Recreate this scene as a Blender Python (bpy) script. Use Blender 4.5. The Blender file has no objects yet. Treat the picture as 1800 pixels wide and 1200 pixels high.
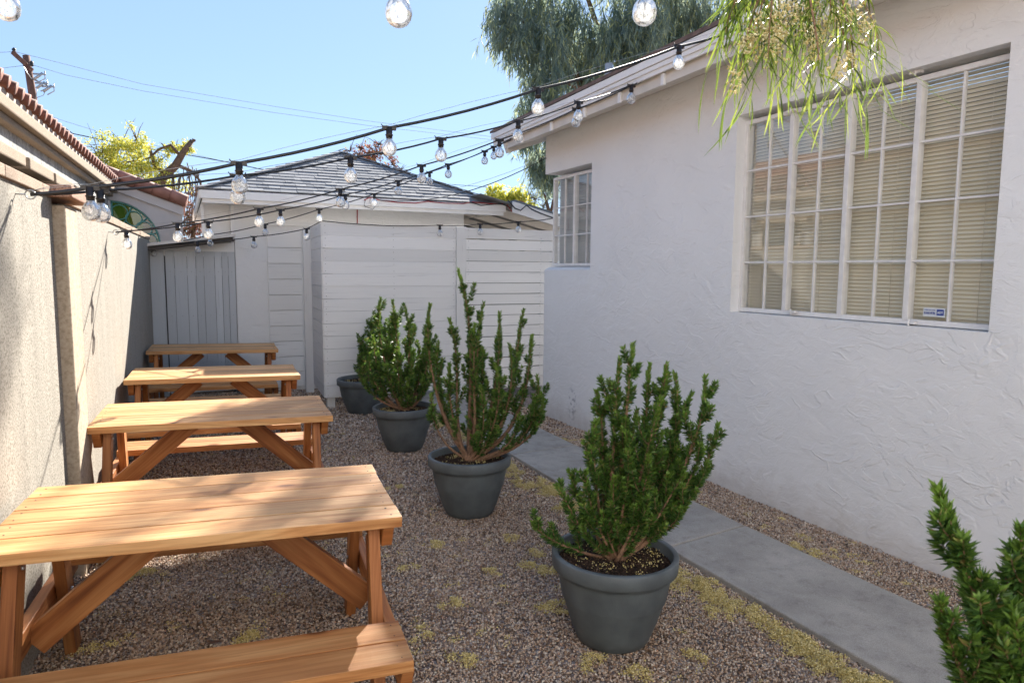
import bpy, math, random
import numpy as np
from mathutils import Vector, Matrix
random.seed(7); RNG = np.random.default_rng(7)
SC = bpy.context.scene
COL = SC.collection

# ---------------------------------------------------------------- camera
FPX, EYE, TILT = 1220.0, 1.60, 0.02
YAW, PIT, ROLL = math.radians(25.4579), math.radians(-5.8931), math.radians(0.4)
FW = Vector((math.sin(YAW)*math.cos(PIT), math.cos(YAW)*math.cos(PIT), math.sin(PIT)))
RT = Vector((math.cos(YAW), -math.sin(YAW), 0)); UP = RT.cross(FW)
RT, UP = RT*math.cos(ROLL)+UP*math.sin(ROLL), -RT*math.sin(ROLL)+UP*math.cos(ROLL)
CAM = Vector((0, 0, EYE))
cd = bpy.data.cameras.new('camera'); cam = bpy.data.objects.new('camera', cd); COL.objects.link(cam)
cd.sensor_width = 36; cd.lens = 36*FPX/1800; cd.clip_start = 0.05; cd.clip_end = 1000
cam.matrix_world = Matrix((( RT.x, UP.x, -FW.x, CAM.x), (RT.y, UP.y, -FW.y, CAM.y), (RT.z, UP.z, -FW.z, CAM.z), (0, 0, 0, 1)))
cd.dof.use_dof = True; cd.dof.focus_distance = 4.2; cd.dof.aperture_fstop = 6.3
SC.camera = cam
# ---------------------------------------------------------------- light
SUN_EL, SUN_AZ = math.radians(30.2), math.radians(33.9)      # azimuth from +Y towards +X
w = bpy.data.worlds.new('World'); SC.world = w; w.use_nodes = True
nt = w.node_tree; nt.nodes.clear()
sky = nt.nodes.new('ShaderNodeTexSky'); sky.sky_type = 'NISHITA'; sky.sun_disc = False
sky.sun_elevation = SUN_EL; sky.sun_rotation = SUN_AZ; sky.air_density = 1.0; sky.dust_density = 0.1; sky.ozone_density = 3.0
bg = nt.nodes.new('ShaderNodeBackground'); bg.inputs[1].default_value = 0.15
wo = nt.nodes.new('ShaderNodeOutputWorld')
gm = nt.nodes.new('ShaderNodeGamma'); gm.inputs[1].default_value = 0.42      # softer contrast between the sun's side of the sky and the rest
hz = nt.nodes.new('ShaderNodeMix'); hz.data_type = 'RGBA'; hz.blend_type = 'MULTIPLY'; hz.inputs['Factor'].default_value = 1.0; hz.inputs[7].default_value = (0.575, 0.715, 0.93, 1)
nt.links.new(sky.outputs[0], gm.inputs[0]); nt.links.new(gm.outputs[0], hz.inputs[6]); nt.links.new(hz.outputs[2], bg.inputs[0]); nt.links.new(bg.outputs[0], wo.inputs[0])
sd = bpy.data.lights.new('sun', 'SUN'); sd.energy = 4.3; sd.angle = math.radians(0.55); sd.color = (1, 0.94, 0.85)
so = bpy.data.objects.new('sun', sd); COL.objects.link(so)
SDIR = Vector((math.sin(SUN_AZ)*math.cos(SUN_EL), math.cos(SUN_AZ)*math.cos(SUN_EL), math.sin(SUN_EL)))
so.rotation_euler = SDIR.to_track_quat('Z', 'Y').to_euler()
SC.view_settings.view_transform = 'Standard'; SC.view_settings.look = 'None'
SC.view_settings.exposure = 1.93; SC.view_settings.gamma = 1
SC.cycles.max_bounces = 10; SC.cycles.transparent_max_bounces = 16; SC.cycles.caustics_refractive = False; SC.cycles.caustics_reflective = False
SC.cycles.use_denoising = True

# ---------------------------------------------------------------- pixel helpers (photo pixels 1800x1200 -> world)
def ray(x, y): return FW + RT*((x-900)/FPX) - UP*((y-600)/FPX)
def gz(x): return -TILT*max(-2.0, min(6.0, x))
def G(x, y, z=0.0):
    d = ray(x, y); t = (z-EYE)/(d.z+TILT*d.x); return CAM+d*t
def AX(x, y, X): d = ray(x, y); return CAM+d*(X/d.x)
def AY(x, y, Y): d = ray(x, y); return CAM+d*(Y/d.y)
def AD(x, y, D): return CAM+ray(x, y)*D
def PLN(x, y, p0, n):
    d = ray(x, y); return CAM+d*((Vector(p0)-CAM).dot(n)/d.dot(n))

# ---------------------------------------------------------------- materials
def mat(name):
    m = bpy.data.materials.new(name); m.use_nodes = True
    return m, m.node_tree.nodes, m.node_tree.links, m.node_tree.nodes['Principled BSDF']
def N(ns, t, **k):
    n = ns.new(t)
    for a, b in k.items():
        if a.startswith('i_'):
            n.inputs[a[2:].replace('_', ' ')].default_value = b
        else: setattr(n, a, b)
    return n
def ramp(ns, stops):
    r = ns.new('ShaderNodeValToRGB'); e = r.color_ramp.elements
    while len(e) < len(stops): e.new(0.5)
    for q, (p, c) in zip(e, stops): q.position = p; q.color = (*c, 1)
    return r
def simple(name, col, rough=0.6, metal=0.0, var=0.0, scale=6.0, bump=0.0, bscale=60.0, spec=0.5):
    m, ns, lk, b = mat(name)
    b.inputs['Roughness'].default_value = rough; b.inputs['Metallic'].default_value = metal
    b.inputs['Specular IOR Level'].default_value = spec
    tc = N(ns, 'ShaderNodeNewGeometry')
    if var:
        no = N(ns, 'ShaderNodeTexNoise', i_Scale=scale, i_Detail=6.0); lk.new(tc.outputs['Position'], no.inputs['Vector'])
        r = ramp(ns, [(0.3, tuple(c*(1-var) for c in col)), (0.7, tuple(min(1, c*(1+var)) for c in col))])
        lk.new(no.outputs[0], r.inputs[0]); lk.new(r.outputs[0], b.inputs['Base Color'])
    else: b.inputs['Base Color'].default_value = (*col, 1)
    if bump:
        n2 = N(ns, 'ShaderNodeTexNoise', i_Scale=bscale, i_Detail=4.0); lk.new(tc.outputs['Position'], n2.inputs['Vector'])
        bp = N(ns, 'ShaderNodeBump', i_Strength=1.0, i_Distance=bump); lk.new(n2.outputs[0], bp.inputs['Height']); lk.new(bp.outputs[0], b.inputs['Normal'])
    return m

HXS = 3.744
def white_stucco(name='white_trowelled_stucco', col=(0.80, 0.78, 0.75), k=1.0):
    m, ns, lk, b = mat(name); b.inputs['Roughness'].default_value = 0.75; b.inputs['Specular IOR Level'].default_value = 0.3
    g = N(ns, 'ShaderNodeNewGeometry')
    mp = N(ns, 'ShaderNodeMapping'); mp.inputs['Scale'].default_value = (1, 1, 1.7); mp.inputs['Rotation'].default_value = (0.35, 0, 0)
    lk.new(g.outputs['Position'], mp.inputs['Vector'])
    dn = N(ns, 'ShaderNodeTexNoise', i_Scale=2.2, i_Detail=3.0); lk.new(mp.outputs[0], dn.inputs['Vector'])
    mx = N(ns, 'ShaderNodeMix', data_type='VECTOR'); mx.inputs['Factor'].default_value = 0.38
    lk.new(mp.outputs[0], mx.inputs[4]); lk.new(dn.outputs['Color'], mx.inputs[5])
    vo = N(ns, 'ShaderNodeTexVoronoi', feature='DISTANCE_TO_EDGE', i_Scale=4.2); lk.new(mx.outputs[1], vo.inputs['Vector'])
    ed = ramp(ns, [(0.0, (1, 1, 1)), (0.035, (0, 0, 0))]); lk.new(vo.outputs['Distance'], ed.inputs[0])
    ms = N(ns, 'ShaderNodeTexNoise', i_Scale=4.5, i_Detail=2.0); lk.new(g.outputs['Position'], ms.inputs['Vector'])
    mr = ramp(ns, [(0.52, (0, 0, 0)), (0.60, (1, 1, 1))]); lk.new(ms.outputs[0], mr.inputs[0])
    mu = N(ns, 'ShaderNodeMath', operation='MULTIPLY'); lk.new(ed.outputs[0], mu.inputs[0]); lk.new(mr.outputs[0], mu.inputs[1])
    big = N(ns, 'ShaderNodeTexNoise', i_Scale=7.0, i_Detail=8.0, i_Roughness=0.62); lk.new(mx.outputs[1], big.inputs['Vector'])
    fine = N(ns, 'ShaderNodeTexNoise', i_Scale=90.0, i_Detail=3.0); lk.new(g.outputs['Position'], fine.inputs['Vector'])
    pl = N(ns, 'ShaderNodeTexNoise', i_Scale=3.6, i_Detail=5.0, i_Roughness=0.5, i_Distortion=1.4); lk.new(mp.outputs[0], pl.inputs['Vector'])
    pr = ramp(ns, [(0.47, (0, 0, 0)), (0.495, (0.55, 0.55, 0.55)), (0.60, (0.6, 0.6, 0.6)), (0.615, (1, 1, 1))]); lk.new(pl.outputs[0], pr.inputs[0])
    pm = N(ns, 'ShaderNodeTexNoise', i_Scale=1.7, i_Detail=3.0); lk.new(g.outputs['Position'], pm.inputs['Vector'])
    pmr = ramp(ns, [(0.40, (0.12, 0.12, 0.12)), (0.60, (1, 1, 1))]); lk.new(pm.outputs[0], pmr.inputs[0])
    pw = N(ns, 'ShaderNodeMath', operation='MULTIPLY'); lk.new(pr.outputs[0], pw.inputs[0]); lk.new(pmr.outputs[0], pw.inputs[1])
    a0 = N(ns, 'ShaderNodeMath', operation='MULTIPLY_ADD'); a0.inputs[1].default_value = 0.36; lk.new(pw.outputs[0], a0.inputs[0]); lk.new(big.outputs[0], a0.inputs[2])
    a1 = N(ns, 'ShaderNodeMath', operation='MULTIPLY_ADD'); a1.inputs[1].default_value = 1.0; lk.new(a0.outputs[0], a1.inputs[0])
    a2 = N(ns, 'ShaderNodeMath', operation='MULTIPLY'); a2.inputs[1].default_value = 0.22; lk.new(mu.outputs[0], a2.inputs[0]); lk.new(a2.outputs[0], a1.inputs[2])
    a3 = N(ns, 'ShaderNodeMath', operation='MULTIPLY_ADD'); a3.inputs[1].default_value = 0.06; lk.new(fine.outputs[0], a3.inputs[0]); lk.new(a1.outputs[0], a3.inputs[2])
    bp = N(ns, 'ShaderNodeBump', i_Strength=0.8, i_Distance=0.008*k); lk.new(a3.outputs[0], bp.inputs['Height']); lk.new(bp.outputs[0], b.inputs['Normal'])
    cn = N(ns, 'ShaderNodeTexNoise', i_Scale=1.3, i_Detail=6.0); lk.new(g.outputs['Position'], cn.inputs['Vector'])
    cr = ramp(ns, [(0.3, tuple(c*0.94 for c in col)), (0.7, col)]); lk.new(cn.outputs[0], cr.inputs[0])
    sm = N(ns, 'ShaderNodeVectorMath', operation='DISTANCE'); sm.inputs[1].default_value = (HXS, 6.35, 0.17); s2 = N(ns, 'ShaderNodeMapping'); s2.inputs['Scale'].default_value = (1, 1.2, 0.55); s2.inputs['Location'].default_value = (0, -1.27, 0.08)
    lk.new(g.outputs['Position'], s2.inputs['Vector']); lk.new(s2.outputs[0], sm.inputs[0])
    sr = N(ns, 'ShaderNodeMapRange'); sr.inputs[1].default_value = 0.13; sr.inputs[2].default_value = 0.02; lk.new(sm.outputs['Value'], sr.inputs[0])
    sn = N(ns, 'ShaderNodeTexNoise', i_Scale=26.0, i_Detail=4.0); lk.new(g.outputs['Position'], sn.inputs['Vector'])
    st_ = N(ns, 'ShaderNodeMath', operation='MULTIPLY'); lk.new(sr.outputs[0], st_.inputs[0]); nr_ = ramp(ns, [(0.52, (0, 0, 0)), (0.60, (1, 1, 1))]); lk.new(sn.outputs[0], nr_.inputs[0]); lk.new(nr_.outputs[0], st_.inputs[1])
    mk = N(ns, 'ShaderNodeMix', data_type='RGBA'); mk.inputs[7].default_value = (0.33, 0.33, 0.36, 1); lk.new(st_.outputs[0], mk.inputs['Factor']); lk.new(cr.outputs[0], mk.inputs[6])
    # splash dirt along the foot of the wall
    sx = N(ns, 'ShaderNodeSeparateXYZ'); lk.new(g.outputs['Position'], sx.inputs[0])
    dn2 = N(ns, 'ShaderNodeTexNoise', i_Scale=9.0, i_Detail=7.0, i_Roughness=0.65); lk.new(g.outputs['Position'], dn2.inputs['Vector'])
    dm = N(ns, 'ShaderNodeMath', operation='MULTIPLY_ADD'); dm.inputs[1].default_value = 0.42; lk.new(dn2.outputs[0], dm.inputs[0]); dz = N(ns, 'ShaderNodeMath', operation='MULTIPLY'); dz.inputs[1].default_value = -1.0; lk.new(sx.outputs[2], dz.inputs[0]); lk.new(dz.outputs[0], dm.inputs[2])
    dr = N(ns, 'ShaderNodeMapRange'); dr.inputs[1].default_value = 0.02; dr.inputs[2].default_value = 0.34; dr.inputs[4].default_value = 0.55; lk.new(dm.outputs[0], dr.inputs[0])
    md = N(ns, 'ShaderNodeMix', data_type='RGBA'); md.inputs[7].default_value = (0.48, 0.42, 0.36, 1); lk.new(dr.outputs[0], md.inputs['Factor']); lk.new(mk.outputs[2], md.inputs[6])
    lk.new(md.outputs[2], b.inputs['Base Color'])
    return m

def speckled_stucco(name, c0, c1, dark=(0.12, 0.10, 0.08), streak=0.13, sp=110.0, bd=0.003):
    m, ns, lk, b = mat(name); b.inputs['Roughness'].default_value = 0.9; b.inputs['Specular IOR Level'].default_value = 0.2
    g = N(ns, 'ShaderNodeNewGeometry')
    n1 = N(ns, 'ShaderNodeTexNoise', i_Scale=sp, i_Detail=3.0, i_Roughness=0.6); lk.new(g.outputs['Position'], n1.inputs['Vector'])
    r1 = ramp(ns, [(0.36, dark), (0.45, c0), (0.62, c1)]); lk.new(n1.outputs[0], r1.inputs[0])
    mp = N(ns, 'ShaderNodeMapping'); mp.inputs['Scale'].default_value = (6, 6, 0.6); lk.new(g.outputs['Position'], mp.inputs['Vector'])
    n2 = N(ns, 'ShaderNodeTexNoise', i_Scale=1.6, i_Detail=6.0, i_Roughness=0.6); lk.new(mp.outputs[0], n2.inputs['Vector'])
    r2 = ramp(ns, [(0.35, (1-streak,)*3), (0.6, (1, 1, 1))]); lk.new(n2.outputs[0], r2.inputs[0])
    mm = N(ns, 'ShaderNodeMix', data_type='RGBA', blend_type='MULTIPLY'); mm.inputs['Factor'].default_value = 1.0
    lk.new(r1.outputs[0], mm.inputs[6]); lk.new(r2.outputs[0], mm.inputs[7]); lk.new(mm.outputs[2], b.inputs['Base Color'])
    n3 = N(ns, 'ShaderNodeTexNoise', i_Scale=sp*0.8, i_Detail=3.0); lk.new(g.outputs['Position'], n3.inputs['Vector'])
    bp = N(ns, 'ShaderNodeBump', i_Strength=0.8, i_Distance=bd); lk.new(n3.outputs[0], bp.inputs['Height']); lk.new(bp.outputs[0], b.inputs['Normal'])
    return m

def wood(name, light, mid, dark, rough=0.5):
    m, ns, lk, b = mat(name); b.inputs['Roughness'].default_value = rough; b.inputs['Specular IOR Level'].default_value = 0.35
    uv = N(ns, 'ShaderNodeUVMap'); g = N(ns, 'ShaderNodeNewGeometry'); oi = N(ns, 'ShaderNodeObjectInfo')
    ad = N(ns, 'ShaderNodeMath', operation='ADD'); lk.new(g.outputs['Random Per Island'], ad.inputs[0]); lk.new(oi.outputs['Random'], ad.inputs[1])
    m9 = N(ns, 'ShaderNodeMath', operation='MULTIPLY'); m9.inputs[1].default_value = 37.0; lk.new(ad.outputs[0], m9.inputs[0])
    cx = N(ns, 'ShaderNodeCombineXYZ'); lk.new(m9.outputs[0], cx.inputs[0]); lk.new(m9.outputs[0], cx.inputs[1]); lk.new(m9.outputs[0], cx.inputs[2])
    va = N(ns, 'ShaderNodeVectorMath', operation='ADD'); lk.new(uv.outputs[0], va.inputs[0]); lk.new(cx.outputs[0], va.inputs[1])
    mp = N(ns, 'ShaderNodeMapping'); mp.inputs['Scale'].default_value = (1.1, 14, 1); lk.new(va.outputs[0], mp.inputs['Vector'])
    n1 = N(ns, 'ShaderNodeTexNoise', i_Scale=1.6, i_Detail=3.0, i_Distortion=0.8); lk.new(mp.outputs[0], n1.inputs['Vector'])
    r1 = ramp(ns, [(0.28, dark), (0.45, mid), (0.68, light)]); lk.new(n1.outputs[0], r1.inputs[0])
    # cathedral grain: rings of a stretched noise
    mp2 = N(ns, 'ShaderNodeMapping'); mp2.inputs['Scale'].default_value = (0.8, 9, 1); lk.new(va.outputs[0], mp2.inputs['Vector'])
    n2 = N(ns, 'ShaderNodeTexNoise', i_Scale=1.0, i_Detail=1.0); lk.new(mp2.outputs[0], n2.inputs['Vector'])
    s = N(ns, 'ShaderNodeMath', operation='MULTIPLY'); s.inputs[1].default_value = 75.0; lk.new(n2.outputs[0], s.inputs[0])
    sn = N(ns, 'ShaderNodeMath', operation='SINE'); lk.new(s.outputs[0], sn.inputs[0])
    r2 = ramp(ns, [(0.0, (0.80, 0.74, 0.68)), (0.55, (1, 1, 1))])
    mr = N(ns, 'ShaderNodeMapRange'); mr.inputs[1].default_value = -1; lk.new(sn.outputs[0], mr.inputs[0]); lk.new(mr.outputs[0], r2.inputs[0])
    mm = N(ns, 'ShaderNodeMix', data_type='RGBA', blend_type='MULTIPLY'); mm.inputs['Factor'].default_value = 0.75
    lk.new(r1.outputs[0], mm.inputs[6]); lk.new(r2.outputs[0], mm.inputs[7])
    # fine fibres
    mp3 = N(ns, 'ShaderNodeMapping'); mp3.inputs['Scale'].default_value = (8, 260, 1); lk.new(va.outputs[0], mp3.inputs['Vector'])
    n3 = N(ns, 'ShaderNodeTexNoise', i_Scale=1.0, i_Detail=4.0); lk.new(mp3.outputs[0], n3.inputs['Vector'])
    r3 = ramp(ns, [(0.3, (0.82, 0.8, 0.78)), (0.6, (1, 1, 1))]); lk.new(n3.outputs[0], r3.inputs[0])
    m3 = N(ns, 'ShaderNodeMix', data_type='RGBA', blend_type='MULTIPLY'); m3.inputs['Factor'].default_value = 0.8
    lk.new(mm.outputs[2], m3.inputs[6]); lk.new(r3.outputs[0], m3.inputs[7])
    # knots
    mp4 = N(ns, 'ShaderNodeMapping'); mp4.inputs['Scale'].default_value = (2.6, 6.0, 1); lk.new(va.outputs[0], mp4.inputs['Vector'])
    v = N(ns, 'ShaderNodeTexVoronoi', i_Scale=1.0); lk.new(mp4.outputs[0], v.inputs['Vector'])
    r4 = ramp(ns, [(0.055, (0.22, 0.13, 0.09)), (0.11, (0.75, 0.62, 0.52)), (0.2, (1, 1, 1))]); lk.new(v.outputs['Distance'], r4.inputs[0])
    m4 = N(ns, 'ShaderNodeMix', data_type='RGBA', blend_type='MULTIPLY'); m4.inputs['Factor'].default_value = 0.8
    lk.new(m3.outputs[2], m4.inputs[6]); lk.new(r4.outputs[0], m4.inputs[7])
    hs = N(ns, 'ShaderNodeHueSaturation'); lk.new(m4.outputs[2], hs.inputs['Color'])
    vr = N(ns, 'ShaderNodeMapRange'); vr.inputs[3].default_value = 0.70; vr.inputs[4].default_value = 1.12
    fr = N(ns, 'ShaderNodeMath', operation='FRACT'); f2 = N(ns, 'ShaderNodeMath', operation='MULTIPLY'); f2.inputs[1].default_value = 7.3
    lk.new(ad.outputs[0], f2.inputs[0]); lk.new(f2.outputs[0], fr.inputs[0]); lk.new(fr.outputs[0], vr.inputs[0]); lk.new(vr.outputs[0], hs.inputs['Value'])
    lk.new(hs.outputs[0], b.inputs['Base Color'])
    bp = N(ns, 'ShaderNodeBump', i_Strength=0.5, i_Distance=0.0015); lk.new(n3.outputs[0], bp.inputs['Height']); lk.new(bp.outputs[0], b.inputs['Normal'])
    return m

def painted_boards(name, col=(0.82, 0.81, 0.79)):
    m, ns, lk, b = mat(name); b.inputs['Roughness'].default_value = 0.6; b.inputs['Specular IOR Level'].default_value = 0.35
    uv = N(ns, 'ShaderNodeUVMap'); g = N(ns, 'ShaderNodeNewGeometry')
    m9 = N(ns, 'ShaderNodeMath', operation='MULTIPLY'); m9.inputs[1].default_value = 37.0; lk.new(g.outputs['Random Per Island'], m9.inputs[0])
    cx = N(ns, 'ShaderNodeCombineXYZ')
    for i in range(3): lk.new(m9.outputs[0], cx.inputs[i])
    va = N(ns, 'ShaderNodeVectorMath', operation='ADD'); lk.new(uv.outputs[0], va.inputs[0]); lk.new(cx.outputs[0], va.inputs[1])
    mp = N(ns, 'ShaderNodeMapping'); mp.inputs['Scale'].default_value = (1.5, 40, 1); lk.new(va.outputs[0], mp.inputs['Vector'])
    n1 = N(ns, 'ShaderNodeTexNoise', i_Scale=1.5, i_Detail=5.0); lk.new(mp.outputs[0], n1.inputs['Vector'])
    r1 = ramp(ns, [(0.22, tuple(c*0.66 for c in col)), (0.37, col), (0.8, tuple(c*1.03 for c in col))]); lk.new(n1.outputs[0], r1.inputs[0])
    hs = N(ns, 'ShaderNodeHueSaturation'); lk.new(r1.outputs[0], hs.inputs['Color'])
    vr = N(ns, 'ShaderNodeMapRange'); vr.inputs[3].default_value = 0.88; vr.inputs[4].default_value = 1.04
    lk.new(g.outputs['Random Per Island'], vr.inputs[0]); lk.new(vr.outputs[0], hs.inputs['Value']); lk.new(hs.outputs[0], b.inputs['Base Color'])
    bp = N(ns, 'ShaderNodeBump', i_Strength=0.6, i_Distance=0.002); lk.new(n1.outputs[0], bp.inputs['Height']); lk.new(bp.outputs[0], b.inputs['Normal'])
    return m

def island_mat(name, stops, rough=0.8, transl=0.0, tint=None, spec=0.3):
    """colour picked per loose piece (a pebble, a leaf)"""
    m, ns, lk, b = mat(name); b.inputs['Roughness'].default_value = rough; b.inputs['Specular IOR Level'].default_value = spec
    g = N(ns, 'ShaderNodeNewGeometry'); r = ramp(ns, stops); lk.new(g.outputs['Random Per Island'], r.inputs[0])
    c = r.outputs[0]
    if tint:
        at = N(ns, 'ShaderNodeAttribute', attribute_name='tip'); mx = N(ns, 'ShaderNodeMix', data_type='RGBA')
        lk.new(at.outputs['Fac'], mx.inputs['Factor']); lk.new(c, mx.inputs[6]); mx.inputs[7].default_value = (*tint, 1); c = mx.outputs[2]
    lk.new(c, b.inputs['Base Color'])
    if transl:
        t = N(ns, 'ShaderNodeBsdfTranslucent'); lk.new(c, t.inputs[0]); ms = N(ns, 'ShaderNodeMixShader'); ms.inputs[0].default_value = transl
        hs = N(ns, 'ShaderNodeHueSaturation'); hs.inputs['Value'].default_value = 1.6; hs.inputs['Hue'].default_value = 0.48; lk.new(c, hs.inputs['Color']); lk.new(hs.outputs[0], t.inputs[0])
        lk.new(b.outputs[0], ms.inputs[1]); lk.new(t.outputs[0], ms.inputs[2]); lk.new(ms.outputs[0], ns['Material Output'].inputs[0])
    return m

def glassy(name, tint=(1, 1, 1), refl=1.0, rough=0.0, white=0.0):
    m, ns, lk, b = mat(name)
    tr = N(ns, 'ShaderNodeBsdfTransparent'); tr.inputs[0].default_value = (*tint, 1)
    gl = N(ns, 'ShaderNodeBsdfGlossy'); gl.inputs['Roughness'].default_value = rough
    fr = N(ns, 'ShaderNodeFresnel', i_IOR=1.5); mu = N(ns, 'ShaderNodeMath', operation='MULTIPLY_ADD'); mu.inputs[1].default_value = refl; mu.inputs[2].default_value = white
    mu.use_clamp = True
    lk.new(fr.outputs[0], mu.inputs[0]); ms = N(ns, 'ShaderNodeMixShader'); lk.new(mu.outputs[0], ms.inputs[0]); lk.new(tr.outputs[0], ms.inputs[1]); lk.new(gl.outputs[0], ms.inputs[2])
    lk.new(ms.outputs[0], ns['Material Output'].inputs[0])
    return m

M = {}
M['stucco'] = white_stucco(col=(0.90, 0.89, 0.88), k=1.7)
M['stucco_garage'] = white_stucco('white_garage_stucco', (0.82, 0.81, 0.79), 1.4)
M['wall_tan'] = speckled_stucco('speckled_tan_stucco', (0.30, 0.275, 0.232), (0.40, 0.37, 0.318), dark=(0.18, 0.155, 0.125), bd=0.0012)
M['cap'] = speckled_stucco('tan_cap_block', (0.34, 0.255, 0.19), (0.42, 0.325, 0.25), dark=(0.25, 0.17, 0.12), streak=0.1, sp=160)
M['cap_red'] = speckled_stucco('reddish_cap_block', (0.36, 0.21, 0.15), (0.46, 0.29, 0.21), dark=(0.2, 0.1, 0.08), streak=0.1, sp=160)
M['pilaster'] = speckled_stucco('smooth_tan_stucco', (0.44, 0.36, 0.27), (0.50, 0.42, 0.32), dark=(0.36, 0.3, 0.22), streak=0.15, sp=60)
M['nb_wall'] = speckled_stucco('weathered_white_stucco', (0.38, 0.375, 0.36), (0.50, 0.495, 0.48), dark=(0.28, 0.275, 0.27), streak=0.42, sp=40)
M['nb_trim'] = speckled_stucco('tan_moulding', (0.31, 0.24, 0.175), (0.40, 0.32, 0.245), dark=(0.23, 0.17, 0.12), streak=0.08, sp=150)
M['nb_frieze'] = simple('cream_frieze', (0.50, 0.42, 0.36), 0.8, var=0.05)
M['wing_wall'] = simple('cream_wing_wall', (0.66, 0.60, 0.56), 0.85, var=0.05, bump=0.003)
M['terracotta'] = simple('terracotta_tile', (0.20, 0.075, 0.048), 0.75, var=0.35, scale=9)
M['terracotta_l'] = simple('pale_terracotta_tile', (0.33, 0.15, 0.105), 0.75, var=0.25, scale=5)
M['white'] = simple('white_paint', (0.84, 0.82, 0.79), 0.5, var=0.04, scale=8, bump=0.0008, bscale=90)
M['white_warm'] = simple('aged_white_paint', (0.70, 0.65, 0.58), 0.6, var=0.07, scale=5, bump=0.001, bscale=50)
M['sash'] = simple('sash_white_paint', (0.82, 0.79, 0.76), 0.5, var=0.06, scale=20, bump=0.0008, bscale=120)
M['boards'] = painted_boards('white_painted_boards')
M['gate'] = painted_boards('pale_grey_painted_boards', (0.56, 0.58, 0.59))
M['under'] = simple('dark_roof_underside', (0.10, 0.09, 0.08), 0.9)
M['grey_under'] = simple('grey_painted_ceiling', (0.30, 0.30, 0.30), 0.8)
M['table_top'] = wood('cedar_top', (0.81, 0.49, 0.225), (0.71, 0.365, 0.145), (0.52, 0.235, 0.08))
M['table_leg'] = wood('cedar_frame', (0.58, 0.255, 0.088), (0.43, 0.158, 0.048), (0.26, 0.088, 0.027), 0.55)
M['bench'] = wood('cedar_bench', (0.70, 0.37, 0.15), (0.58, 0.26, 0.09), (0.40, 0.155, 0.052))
M['screw'] = simple('rusty_screw', (0.07, 0.045, 0.03), 0.6)
M['dark_glass'] = simple('dark_window_pane', (0.02, 0.035, 0.035), 0.08)
M['nail'] = simple('painted_nail', (0.30, 0.29, 0.28), 0.7)
M['pot'] = simple('slate_plastic', (0.105, 0.122, 0.13), 0.5, var=0.22, scale=9, bump=0.0008, bscale=220, spec=0.4)
M['black'] = simple('black_rubber', (0.018, 0.018, 0.02), 0.45)
M['brown_black'] = simple('dark_brown_plastic', (0.022, 0.017, 0.015), 0.4)
M['steel'] = simple('galvanised_steel', (0.45, 0.45, 0.45), 0.4, metal=0.8)
M['red'] = simple('red_cable', (0.40, 0.03, 0.03), 0.5)
M['glass'] = glassy('window_glass', (0.97, 0.975, 0.97), 0.16)
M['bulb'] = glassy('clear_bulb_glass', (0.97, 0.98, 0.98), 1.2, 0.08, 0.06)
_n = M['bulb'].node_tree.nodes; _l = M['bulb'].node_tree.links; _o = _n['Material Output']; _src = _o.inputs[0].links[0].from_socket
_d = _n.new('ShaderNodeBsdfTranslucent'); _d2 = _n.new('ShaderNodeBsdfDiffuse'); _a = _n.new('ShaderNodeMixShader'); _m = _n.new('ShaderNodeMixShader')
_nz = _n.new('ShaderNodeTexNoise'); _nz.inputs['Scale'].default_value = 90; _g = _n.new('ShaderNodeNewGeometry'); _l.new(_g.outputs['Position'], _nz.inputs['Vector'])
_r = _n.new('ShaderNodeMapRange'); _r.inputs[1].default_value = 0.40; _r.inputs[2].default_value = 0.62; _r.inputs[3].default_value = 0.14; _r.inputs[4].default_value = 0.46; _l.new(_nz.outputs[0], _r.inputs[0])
for _x in (_d, _d2): _x.inputs[0].default_value = (0.9, 0.9, 0.9, 1)  # white share stands in for bright sky refracted through the crackled glass
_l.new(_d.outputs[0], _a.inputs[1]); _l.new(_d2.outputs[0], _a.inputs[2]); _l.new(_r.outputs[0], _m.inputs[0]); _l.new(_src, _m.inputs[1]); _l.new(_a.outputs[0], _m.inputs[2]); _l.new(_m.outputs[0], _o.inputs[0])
M['blind'] = simple('beige_blind', (0.93, 0.85, 0.68), 0.6, var=0.05, scale=3)
M['blind_w'] = simple('white_blind', (0.62, 0.62, 0.60), 0.6)
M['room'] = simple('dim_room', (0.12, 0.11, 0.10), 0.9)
M['bark'] = simple('brown_bark', (0.13, 0.085, 0.055), 0.9, var=0.4, scale=30, bump=0.01, bscale=40)
M['stem'] = simple('tan_stem', (0.26, 0.15, 0.09), 0.85, var=0.35, scale=60, bump=0.002, bscale=150)
M['pole'] = simple('weathered_pole_wood', (0.17, 0.085, 0.06), 0.9, var=0.3, scale=12)
M['teal'] = simple('teal_ironwork', (0.16, 0.42, 0.38), 0.5)
M['yew'] = island_mat('yew_needles', [(0.0, (0.032, 0.080, 0.018)), (0.45, (0.065, 0.150, 0.028)), (0.93, (0.13, 0.24, 0.042)), (1.0, (0.34, 0.24, 0.10))], 0.45, 0.25, tint=(0.26, 0.42, 0.06), spec=0.45)
M['willow'] = island_mat('drooping_grey_leaves', [(0.0, (0.13, 0.18, 0.155)), (0.5, (0.20, 0.26, 0.215)), (0.8, (0.26, 0.31, 0.22)), (1.0, (0.40, 0.42, 0.16))], 0.5, 0.42)
M['strap'] = island_mat('strap_leaves', [(0.0, (0.06, 0.10, 0.02)), (0.5, (0.13, 0.21, 0.035)), (1.0, (0.30, 0.38, 0.06))], 0.4, 0.35)
M['blossom'] = island_mat('cream_blossom', [(0.0, (0.72, 0.58, 0.24)), (0.5, (0.90, 0.82, 0.46)), (1.0, (0.93, 0.90, 0.68))], 0.8, 0.2)
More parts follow.
